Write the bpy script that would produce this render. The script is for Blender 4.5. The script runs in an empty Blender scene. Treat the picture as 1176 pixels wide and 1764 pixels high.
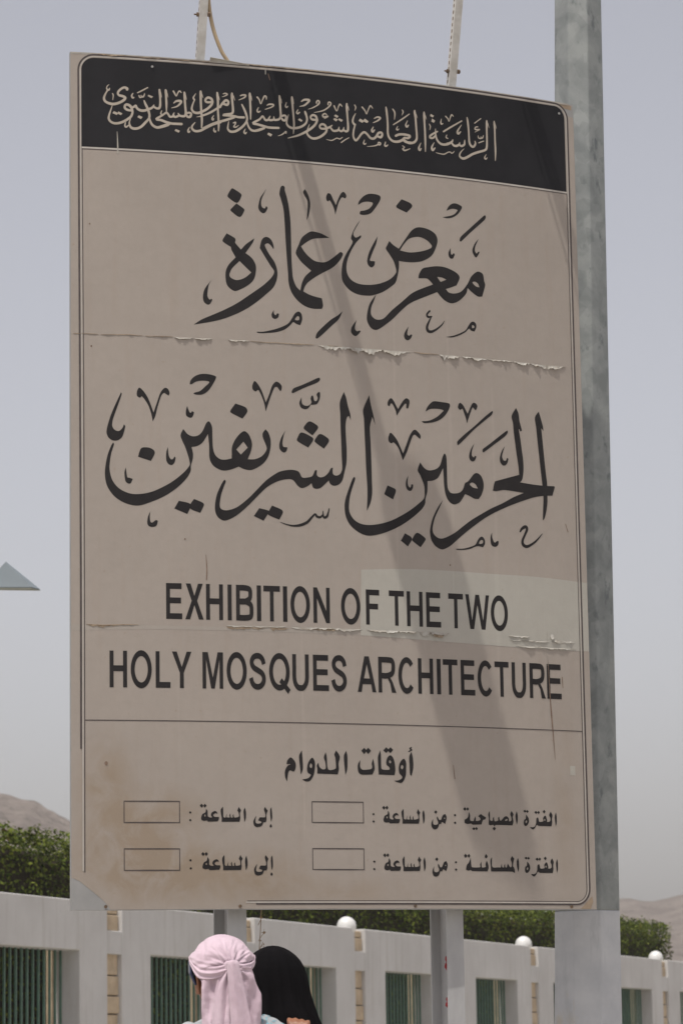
import bpy, bmesh, math, random
from mathutils import Vector, Matrix, noise
from mathutils.geometry import tessellate_polygon
R = math.radians
scene = bpy.context.scene
col = scene.collection

# ------------------------------------------------------------------ camera
cam_d = bpy.data.cameras.new("camera")
cam = bpy.data.objects.new("camera", cam_d)
col.objects.link(cam)
cam.location = (0, 0, 1.45)
PITCH, ROLL = 0.16720, -0.01593
fwd = Vector((0, math.cos(PITCH), math.sin(PITCH)))
rgt = Vector((1, 0, 0))
upv = rgt.cross(fwd)
rr = math.cos(ROLL) * rgt + math.sin(ROLL) * upv
uu = -math.sin(ROLL) * rgt + math.cos(ROLL) * upv
cam.matrix_world = Matrix((( rr.x, uu.x, -fwd.x, 0), (rr.y, uu.y, -fwd.y, 0), (rr.z, uu.z, -fwd.z, 1.45), (0, 0, 0, 1)))
cam_d.sensor_fit = 'VERTICAL'
cam_d.sensor_height = 24.0
cam_d.lens = 24.0 * 5242.35 / 1764.0
cam_d.clip_end = 6000
cam_d.clip_start = 0.1
cam_d.dof.use_dof = True
cam_d.dof.focus_distance = 11.0
cam_d.dof.aperture_fstop = 7.1
scene.camera = cam

# ------------------------------------------------------------------ sky, sun, exposure
SUN = Vector((-0.174, -0.319, 0.9315)).normalized()
EL = math.asin(SUN.z)
AZ = math.atan2(SUN.x, SUN.y)
w = bpy.data.worlds.new("World")
scene.world = w
w.use_nodes = True
nt = w.node_tree
bg = nt.nodes['Background']
sky = nt.nodes.new('ShaderNodeTexSky')
sky.sky_type = 'NISHITA'
sky.sun_disc = False
sky.sun_elevation = EL
sky.sun_rotation = AZ
sky.altitude = 600
sky.air_density = 1.0
sky.dust_density = 4.5
sky.ozone_density = 1.0
hsv = nt.nodes.new('ShaderNodeHueSaturation')
hsv.inputs['Saturation'].default_value = 0.33
nt.links.new(sky.outputs[0], hsv.inputs['Color'])
tint = nt.nodes.new('ShaderNodeMix'); tint.data_type = 'RGBA'; tint.blend_type = 'MULTIPLY'
tint.inputs[0].default_value = 1.0
tint.inputs[7].default_value = (1.03, 0.985, 0.985, 1)
nt.links.new(hsv.outputs[0], tint.inputs[6])
nt.links.new(tint.outputs[2], bg.inputs[0])
bg.inputs[1].default_value = 0.125
sl = bpy.data.lights.new("sun", 'SUN')
sl.energy = 3.1
sl.angle = R(0.55)
sl.color = (1.0, 0.95, 0.87)
so = bpy.data.objects.new("sun", sl)
so.rotation_euler = SUN.to_track_quat('Z', 'Y').to_euler()
so.location = (-4, -8, 20)
col.objects.link(so)
scene.view_settings.view_transform = 'Standard'
scene.view_settings.look = 'None'
scene.view_settings.exposure = 0.24
scene.view_settings.gamma = 1.0

# ------------------------------------------------------------------ helpers
def link(o, parent=None):
    col.objects.link(o)
    if parent: o.parent = parent
    return o
def tag(o, label=None, cat=None, group=None, kind=None):
    if label: o['label'] = label
    if cat: o['category'] = cat
    if group: o['group'] = group
    if kind: o['kind'] = kind
    return o
def empty(name, loc, label, cat, group=None):
    o = bpy.data.objects.new(name, None)
    o.location = loc
    o.empty_display_size = 0.2
    return tag(link(o), label, cat, group)
def obj(name, bm, mat, parent=None, loc=None, smooth=False, autosmooth=None):
    me = bpy.data.meshes.new(name)
    bm.to_mesh(me); bm.free()
    if mat: me.materials.append(mat)
    if smooth:
        for p in me.polygons: p.use_smooth = True
    o = bpy.data.objects.new(name, me)
    if loc is not None: o.location = loc
    link(o, parent)
    if autosmooth:
        for p in me.polygons: p.use_smooth = True
        me.set_sharp_from_angle(angle=R(autosmooth))
    return o
def box(bm, c, size, m=None):
    vs = []
    for x in (-.5, .5):
        for y in (-.5, .5):
            for z in (-.5, .5):
                p = Vector((x*size[0], y*size[1], z*size[2]))
                if m: p = m @ p
                vs.append(bm.verts.new(p + Vector(c)))
    for f in ((0,1,3,2),(4,6,7,5),(0,4,5,1),(2,3,7,6),(0,2,6,4),(1,5,7,3)):
        bm.faces.new([vs[i] for i in f])
def tube(bm, pts, rad, n=10, cap=True):
    pts = [Vector(p) for p in pts]
    if not isinstance(rad, (list, tuple)): rad = [rad]*len(pts)
    rings = []
    ref = Vector((0.123, 0.3, 1)).normalized()
    for i, p in enumerate(pts):
        t = (pts[min(i+1, len(pts)-1)] - pts[max(i-1, 0)]).normalized()
        a = t.cross(ref)
        if a.length < .05: a = t.cross(Vector((1, 0, 0)))
        a.normalize(); b = t.cross(a)
        rings.append([bm.verts.new(p + rad[i]*(math.cos(2*math.pi*k/n)*a + math.sin(2*math.pi*k/n)*b)) for k in range(n)])
    for r0, r1 in zip(rings, rings[1:]):
        for k in range(n):
            bm.faces.new((r0[k], r0[(k+1) % n], r1[(k+1) % n], r1[k]))
    if cap:
        bm.faces.new(rings[0][::-1]); bm.faces.new(rings[-1])
def bevel(o, wdt, seg=2, ang=40):
    m = o.modifiers.new('bevel', 'BEVEL'); m.width = wdt; m.segments = seg; m.limit_method = 'ANGLE'; m.angle_limit = R(ang)
    return o
def smooth_open(pts, n=4):
    """Catmull-Rom through the points (tuples of any length)"""
    if len(pts) < 3: n2 = 2
    out = []
    P = [pts[0]] + list(pts) + [pts[-1]]
    for i in range(1, len(P)-2):
        p0, p1, p2, p3 = P[i-1], P[i], P[i+1], P[i+2]
        for k in range(n):
            t = k/n
            out.append(tuple(0.5*((2*b)+(c-a)*t+(2*a-5*b+4*c-d)*t*t+(3*b-a-3*c+d)*t**3) for a, b, c, d in zip(p0, p1, p2, p3)))
    out.append(tuple(pts[-1]))
    return out
def smooth_closed(pts, n=4):
    """pts: (x, y, corner); corners break the tangent"""
    N = len(pts); out = []
    for i in range(N):
        p1, p2 = pts[i], pts[(i+1) % N]
        p0 = p1 if p1[2] else pts[i-1]
        p3 = p2 if p2[2] else pts[(i+2) % N]
        L = math.hypot(p2[0]-p1[0], p2[1]-p1[1])
        m = 1 if (p1[2] and p2[2]) else n
        def tang(a, b, c):   # centripetal-ish: limit the tangent by the shorter neighbour
            d1 = math.hypot(b[0]-a[0], b[1]-a[1]); d2 = math.hypot(c[0]-b[0], c[1]-b[1])
            tx, ty = (c[0]-a[0]), (c[1]-a[1]); T = math.hypot(tx, ty) or 1
            s = min(T*0.5, 1.0*L)/T
            return tx*s, ty*s
        t1 = ((p2[0]-p1[0])*.8, (p2[1]-p1[1])*.8) if p1[2] else tang(p0, p1, p2)
        t2 = ((p2[0]-p1[0])*.8, (p2[1]-p1[1])*.8) if p2[2] else tang(p1, p2, p3)
        for k in range(m):
            t = k/m
            h00 = 2*t**3-3*t*t+1; h10 = t**3-2*t*t+t; h01 = -2*t**3+3*t*t; h11 = t**3-t*t
            out.append((h00*p1[0]+h10*t1[0]+h01*p2[0]+h11*t2[0], h00*p1[1]+h10*t1[1]+h01*p2[1]+h11*t2[1]))
    return out

# ------------------------------------------------------------------ materials
def new_mat(name):
    m = bpy.data.materials.new(name); m.use_nodes = True
    return m, m.node_tree, m.node_tree.nodes['Principled BSDF']
def setc(b, base, rough, spec=0.3, metal=0.0):
    b.inputs['Base Color'].default_value = (*base, 1)
    b.inputs['Roughness'].default_value = rough
    b.inputs['Specular IOR Level'].default_value = spec
    b.inputs['Metallic'].default_value = metal
def noise_node(nt, vec, scale, detail=4, rough=.55, dist=0.0):
    n = nt.nodes.new('ShaderNodeTexNoise')
    n.inputs['Scale'].default_value = scale; n.inputs['Detail'].default_value = detail
    n.inputs['Roughness'].default_value = rough; n.inputs['Distortion'].default_value = dist
    if vec: nt.links.new(vec, n.inputs['Vector'])
    return n.outputs['Fac']
def ramp(nt, fac, a, b, ca=(0,0,0), cb=(1,1,1)):
    r = nt.nodes.new('ShaderNodeValToRGB')
    r.color_ramp.elements[0].position = a; r.color_ramp.elements[1].position = b
    r.color_ramp.elements[0].color = (*ca, 1); r.color_ramp.elements[1].color = (*cb, 1)
    nt.links.new(fac, r.inputs[0])
    return r.outputs[0]
def mix(nt, fac, a, b, mode='MIX'):
    m = nt.nodes.new('ShaderNodeMix'); m.data_type = 'RGBA'; m.blend_type = mode
    for sock, v in ((m.inputs[0], fac), (m.inputs[6], a), (m.inputs[7], b)):
        if isinstance(v, (int, float)): sock.default_value = v
        elif isinstance(v, tuple): sock.default_value = (*v, 1)
        else: nt.links.new(v, sock)
    return m.outputs[2]
def mathn(nt, op, a, b=None):
    m = nt.nodes.new('ShaderNodeMath'); m.operation = op; m.use_clamp = False
    for i, v in enumerate((a, b)):
        if v is None: continue
        if isinstance(v, (int, float)): m.inputs[i].default_value = v
        else: nt.links.new(v, m.inputs[i])
    return m.outputs[0]
def coords(nt, kind='Object', scale=(1,1,1), loc=(0,0,0)):
    t = nt.nodes.new('ShaderNodeTexCoord'); mp = nt.nodes.new('ShaderNodeMapping')
    mp.inputs['Scale'].default_value = scale; mp.inputs['Location'].default_value = loc
    nt.links.new(t.outputs[kind], mp.inputs['Vector'])
    return mp.outputs[0]
def bump(nt, b, h, strength, dist=0.01):
    n = nt.nodes.new('ShaderNodeBump'); n.inputs['Strength'].default_value = strength; n.inputs['Distance'].default_value = dist
    nt.links.new(h, n.inputs['Height']); nt.links.new(n.outputs[0], b.inputs['Normal'])
def mottled(name, c1, c2, scale, rough=.7, spec=.3, metal=0., bmp=0., bscale=None, stretch=(1,1,1), lo=.35, hi=.65, bdist=.01):
    m, nt, b = new_mat(name); setc(b, c1, rough, spec, metal)
    v = coords(nt, 'Object', stretch)
    n = noise_node(nt, v, scale, 6, .6)
    nt.links.new(ramp(nt, n, lo, hi, c1, c2), b.inputs['Base Color'])
    if bmp:
        bump(nt, b, noise_node(nt, v, bscale or scale*6, 4), bmp, bdist)
    return m
def film_mat(name, c, dirt, stain=0.0, streak=.5):
    """printed vinyl: uses the board's own (u, v) in metres"""
    m, nt, b = new_mat(name); setc(b, c, .62, .25)
    v = coords(nt, 'UV', (1, 1, 1))
    big = noise_node(nt, v, 2.2, 5, .6)
    colr = mix(nt, ramp(nt, big, .35, .7), c, tuple(x*.93 for x in c))
    vs = coords(nt, 'UV', (14, .9, 1))
    st = ramp(nt, noise_node(nt, vs, 1.6, 5, .65), .52, .74)
    colr = mix(nt, mathn(nt, 'MULTIPLY', st, streak*.35), colr, dirt)
    sp = ramp(nt, noise_node(nt, v, 55, 2, .5), .70, .76)
    colr = mix(nt, mathn(nt, 'MULTIPLY', sp, .35), colr, dirt)
    fine = noise_node(nt, v, 420, 2, .5)
    colr = mix(nt, mathn(nt, 'MULTIPLY', fine, .13), colr, (0.12, .10, .09))
    cr = ramp(nt, noise_node(nt, coords(nt, 'UV', (22, .35, 1)), 1.0, 3, .5), .60, .66)
    cr2 = ramp(nt, noise_node(nt, coords(nt, 'UV', (22, .35, 1)), 1.0, 3, .5), .68, .62)
    colr = mix(nt, mathn(nt, 'MULTIPLY', mathn(nt, 'MULTIPLY', cr, cr2), .14), colr, tuple(min(1, x*1.25) for x in c))
    mid = ramp(nt, noise_node(nt, coords(nt, 'UV', (30, 22, 1)), 1.0, 5, .7), .40, .66)
    colr = mix(nt, mathn(nt, 'MULTIPLY', mid, .10), colr, tuple(x*.62 for x in c))
    if stain:
        tot = None
        for (cu, cv, ru, rv, amt) in ((.22, .17, .30, .20, .9), (.12, .40, .13, .26, .75), (.50, .12, .42, .13, .8), (.32, .33, .22, .13, .55), (.95, .06, .5, .07, .35), (1.9, .35, .08, .5, .25)):
            g = nt.nodes.new('ShaderNodeTexGradient'); g.gradient_type = 'SPHERICAL'
            mv = coords(nt, 'UV', (1/ru, 1/rv, 1), (-cu/ru, -cv/rv, 0))
            nt.links.new(mv, g.inputs[0])
            s = mathn(nt, 'MULTIPLY', g.outputs['Fac'], amt*1.5)
            tot = s if tot is None else mathn(nt, 'ADD', tot, s)
        nz = noise_node(nt, coords(nt, 'UV', (6, 5, 1)), 1.3, 6, .62, .6)
        msk = mathn(nt, 'MULTIPLY', tot, ramp(nt, nz, .30, .62))
        mm_ = nt.nodes.new('ShaderNodeClamp'); nt.links.new(msk, mm_.inputs[0]); mm_.inputs[2].default_value = .8
        colr = mix(nt, mathn(nt, 'MULTIPLY', mm_.outputs[0], stain), colr, (0.245, .19, .135))
    nt.links.new(colr, b.inputs['Base Color'])
    bump(nt, b, noise_node(nt, v, 9, 3), .10, .02)
    return m
M = {}
BEIGE = (0.330, 0.293, 0.260)
M['film'] = film_mat('printed_vinyl', BEIGE, (0.27, .20, .15), 0.0, .45)
M['film_low'] = film_mat('printed_vinyl_stained', BEIGE, (0.25, .19, .145), .95, .45)
M['film_pale'] = film_mat('pale_vinyl_patch', (0.375, .362, .325), (0.28, .25, .21), 0.0, .25)
M['film_band'] = film_mat('vinyl_overlap', (0.335, .305, .272), (.27, .22, .18), 0.0, .3)
M['ink'] = mottled('dark_ink', (0.012, .0105, .0115), (0.018, .016, .016), 9, .6, .22)
M['ink_thin'] = mottled('line_ink', (0.05, .042, .042), (0.075, .06, .058), 30, .55, .3)
M['band'] = mottled('black_band', (0.0085, .0085, .0105), (0.013, .013, .0155), 5, .6, .22, bmp=.05, bscale=40)
M['cream'] = mottled('header_print', (0.335, .295, .245), (0.40, .355, .30), 20, .6, .25)
M['whiteline'] = mottled('white_print', (0.46, .44, .41), (0.38, .36, .33), 25, .6, .25)
M['softline'] = mottled('faded_print', (0.40, .375, .345), (0.36, .33, .295), 25, .6, .25)
M['paper'] = mottled('torn_vinyl', (0.37, .36, .33), (0.28, .255, .22), 30, .7, .2, bmp=.2, bscale=90)
M['glue'] = mottled('old_glue', (0.17, .125, .085), (0.28, .225, .165), 45, .8, .2)
M['tan'] = mottled('tan_glue', (0.30, .235, .17), (0.25, .195, .145), 30, .8, .2)
M['rust'] = mottled('rust_stain', (0.13, .085, .062), (0.21, .15, .115), 40, .85, .2)
M['sheet'] = mottled('bare_sheet_metal', (0.255, .255, .252), (0.295, .293, .288), 9, .6, .35, .1, bmp=.05)
M['steel_paint'] = mottled('grey_painted_steel', (0.33, .33, .335), (0.42, .42, .42), 7, .6, .35, bmp=.12, bscale=60, stretch=(1,1,.4))
M['arm_white'] = mottled('white_arm_paint', (0.50, .495, .475), (0.40, .385, .36), 18, .55, .35, bmp=.1)
M['bolt'] = mottled('rusty_bolt', (0.09, .07, .055), (0.20, .13, .08), 60, .7, .4, .5)
M['cable'] = mottled('beige_cable', (0.42, .33, .22), (0.36, .27, .17), 12, .55, .3)
M['black_plastic'] = mottled('dark_housing', (0.06, .06, .065), (0.08, .08, .08), 10, .5, .4)
M['red'] = mottled('red_tape', (0.30, .03, .035), (0.22, .025, .03), 40, .8, .2)
# outlines of the lettering in half millimetres on the board (u from its left edge, v from its lower edge)
LINE_ONE = '''P 1189,5222 1207,5218 1257,5188 1262,5169 1227,5115 1161,5153 1158,5172
P 1223,5112c 1279,5075 1283,5061 1247,5010 1182,5050 1177,5061
P 1453,5241c 1435,5212 1405,5166 1391,5112 1390,5086 1402,5064 1424,5051 1443,5060 1459,5088 1458,5102c 1448,5105 1439,5089 1420,5095 1411,5118 1415,5157 1435,5202
P 1579,5272 1562,5258 1552,5206 1563,5168 1582,5092 1590,4976 1594,4880 1602,4735 1610,4620 1614,4543 1633,4477 1672,4422 1731,4378 1795,4360 1868,4363c 1879,4388 1870,4443c 1822,4451 1772,4464 1727,4485c 1738,4518 1763,4554 1824,4601 1885,4638 1947,4673 1987,4706 2024,4751 2041,4790 2023,4804 1994,4782 1957,4752 1916,4724 1876,4714 1816,4722 1766,4757 1737,4788 1714,4823c 1758,4858 1808,4886 1869,4896 1937,4904c 1879,4930 1829,4941 1789,4940 1749,4915 1718,4884 1698,4839 1672,4774 1686,4741 1720,4700 1790,4644c 1744,4600 1718,4550 1703,4489c 1673,4518 1650,4575 1643,4642 1639,4738 1638,4834 1637,4931 1633,5028 1622,5124 1608,5191 1594,5239 1594,5260
P 1749,5259c 1736,5235 1748,5207 1767,5175 1770,5136 1766,5077 1760,5022c 1776,5058 1787,5108 1790,5157 1778,5209 1761,5244
P 1396,4789c 1411,4847 1433,4871 1461,4873 1488,4851 1503,4810 1502,4784c 1484,4809 1460,4827 1436,4815 1445,4787 1469,4745 1508,4690 1525,4643 1530,4600 1520,4547 1495,4497 1436,4440 1377,4389 1298,4331 1220,4287 1124,4245 1027,4216 896,4188c 951,4227 1028,4264 1124,4310 1221,4365 1319,4435 1417,4508 1477,4565 1499,4598 1503,4624 1478,4659 1439,4719
P 1147,4882c 1207,4851 1214,4834 1211,4815 1254,4767c 1294,4811 1357,4858c 1343,4823 1288,4743c 1332,4712 1360,4671 1367,4633 1359,4575 1339,4535 1290,4493 1212,4454 1174,4467 1145,4499 1136,4542 1138,4599 1161,4649 1213,4706c 1182,4760 1177,4782 1158,4792 1119,4817 1117,4833|1242,4680c 1330,4600c 1291,4565 1252,4544 1213,4537 1175,4552 1165,4574 1185,4621
P 1034,4530c 1011,4492 1001,4439 1000,4405 1014,4380 1029,4388c 1035,4378 1019,4349 1002,4341 976,4356 966,4389 972,4437 991,4476
P 1498,4330c 1481,4299 1485,4274 1507,4264 1530,4276 1538,4303c 1524,4307 1512,4292 1499,4305
P 1688,4331 1710,4314 1715,4271 1699,4229c 1669,4237 1645,4249 1625,4227 1580,4190 1511,4165 1413,4152 1374,4152 1367,4160 1413,4163 1501,4186 1570,4214 1610,4240 1635,4275 1660,4315|1680,4296 1692,4289 1689,4267 1662,4266 1662,4277
P 2031,4357c 1990,4321 1939,4288 1858,4213 1827,4177 1817,4143 1829,4138 1867,4168 1940,4238 2000,4295
P 1930,5243 1952,5237 1969,5203 1992,5158c 2004,5191 2021,5229 2035,5252 2053,5264 2070,5251 2076,5231 2065,5215 2047,5222 2034,5214 2015,5181 2000,5132 1986,5082c 1976,5130 1957,5171 1942,5190 1931,5180 1918,5190 1916,5215
P 2168,5173c 2177,5204 2215,5246 2260,5268 2321,5268 2349,5256 2347,5227 2308,5165 2268,5119 2218,5102 2182,5105 2187,5128 2218,5136 2258,5155 2286,5189 2282,5203 2242,5206 2203,5196
P 2522,5251c 2592,5229 2609,5204 2562,5152c 2483,5181 2478,5197
P 2894,5199c 2914,5235 2946,5260 2981,5264 3025,5247 3022,5225 2991,5184 2949,5155 2902,5142 2859,5146c 2926,5164 2962,5181 2988,5211 2980,5219 2939,5219
P 3222,5200 3232,5189 3223,5166 3162,5111 3088,5045 3013,4974 3001,4979 3007,5004 3029,5028 3089,5082 3163,5149
P 2922,4914c 2905,4882 2905,4855 2918,4835 2941,4837 2957,4866c 2948,4878 2933,4863 2924,4875
P 3165,5010c 3134,4975 3109,4924 3113,4892 3137,4863 3158,4886 3171,4909c 3159,4910 3144,4895 3130,4915 3136,4953
P 2415,4921c 2398,4888 2386,4860 2413,4821 2446,4771 2465,4714 2465,4683 2432,4643 2387,4613 2319,4586 2241,4572 2164,4574 2109,4596 2077,4635 2067,4692 2079,4756 2113,4832 2147,4885 2170,4910 2188,4931 2186,4946c 2165,4931 2142,4924 2126,4949 2138,4981 2161,5020 2184,5061c 2150,5014 2121,4959 2107,4915 2120,4890 2103,4852 2069,4797 2040,4732 2028,4657 2032,4595 2054,4555 2097,4516 2162,4492 2251,4491 2307,4507 2363,4532 2431,4580 2460,4609 2478,4663 2490,4727 2491,4775c 2548,4772 2616,4776 2685,4792 2755,4834 2791,4887 2814,4958 2800,5005 2760,5033 2703,5048 2645,5046 2599,5017 2552,4955 2505,4887 2491,4869c 2449,4892|2501,4857c 2528,4899 2569,4946 2609,4966 2667,4974 2724,4955 2764,4919 2759,4900 2710,4876 2641,4857 2572,4848
P 2321,4948c 2292,4900 2251,4822 2234,4758 2239,4727 2266,4706 2291,4726 2296,4755c 2278,4756 2261,4755 2256,4765 2279,4825 2308,4890
P 3158,4756 3194,4740 3204,4688 3212,4656 3183,4566c 3147,4563 3094,4592 3060,4620c 3047,4577 3004,4530 2957,4499 2910,4490 2863,4507 2829,4535 2801,4565c 2725,4531 2587,4467 2518,4414 2437,4334 2380,4287 2313,4241 2279,4236 2246,4256 2223,4307 2229,4370 2250,4434 2301,4506c 2283,4458 2260,4404 2257,4351 2281,4322 2314,4314 2359,4328 2427,4396 2508,4465 2588,4535 2658,4573 2768,4620c 2745,4644 2717,4661 2648,4657c 2654,4689 2684,4734 2730,4749 2800,4763 2870,4762 2939,4742 2980,4719 2994,4691 2966,4631c 2913,4609 2875,4595c 2900,4571 2947,4567 3006,4589 3060,4652 3091,4709 3128,4744|2804,4681c 2844,4680 2881,4667c 2832,4645c|3102,4667 3126,4675 3150,4661 3161,4635c 3131,4640
S 2737,4416,14 2713,4388,15 2722,4368,18 2754,4375,8
S 2749,4372,8 2727,4331,14 2711,4291,20 2719,4262,24 2748,4258,20 2794,4283,14 2836,4319,10 2857,4350,3
P 3106,4365 3124,4350 3126,4324 3110,4291c 3081,4295 3063,4308 3033,4279 2974,4247 2915,4228 2866,4228c 2927,4242 2992,4269 3034,4294 3058,4328 3082,4359|3091,4337 3105,4336 3110,4322 3091,4315
P 2141,4299c 2103,4246 2095,4209 2111,4184 2133,4177 2157,4196 2173,4218c 2162,4221 2141,4215 2127,4232 2130,4263
P 2560,4283c 2531,4242 2520,4209 2530,4184 2552,4177 2575,4193 2588,4220c 2576,4223 2561,4212 2548,4222 2551,4254'''
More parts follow.
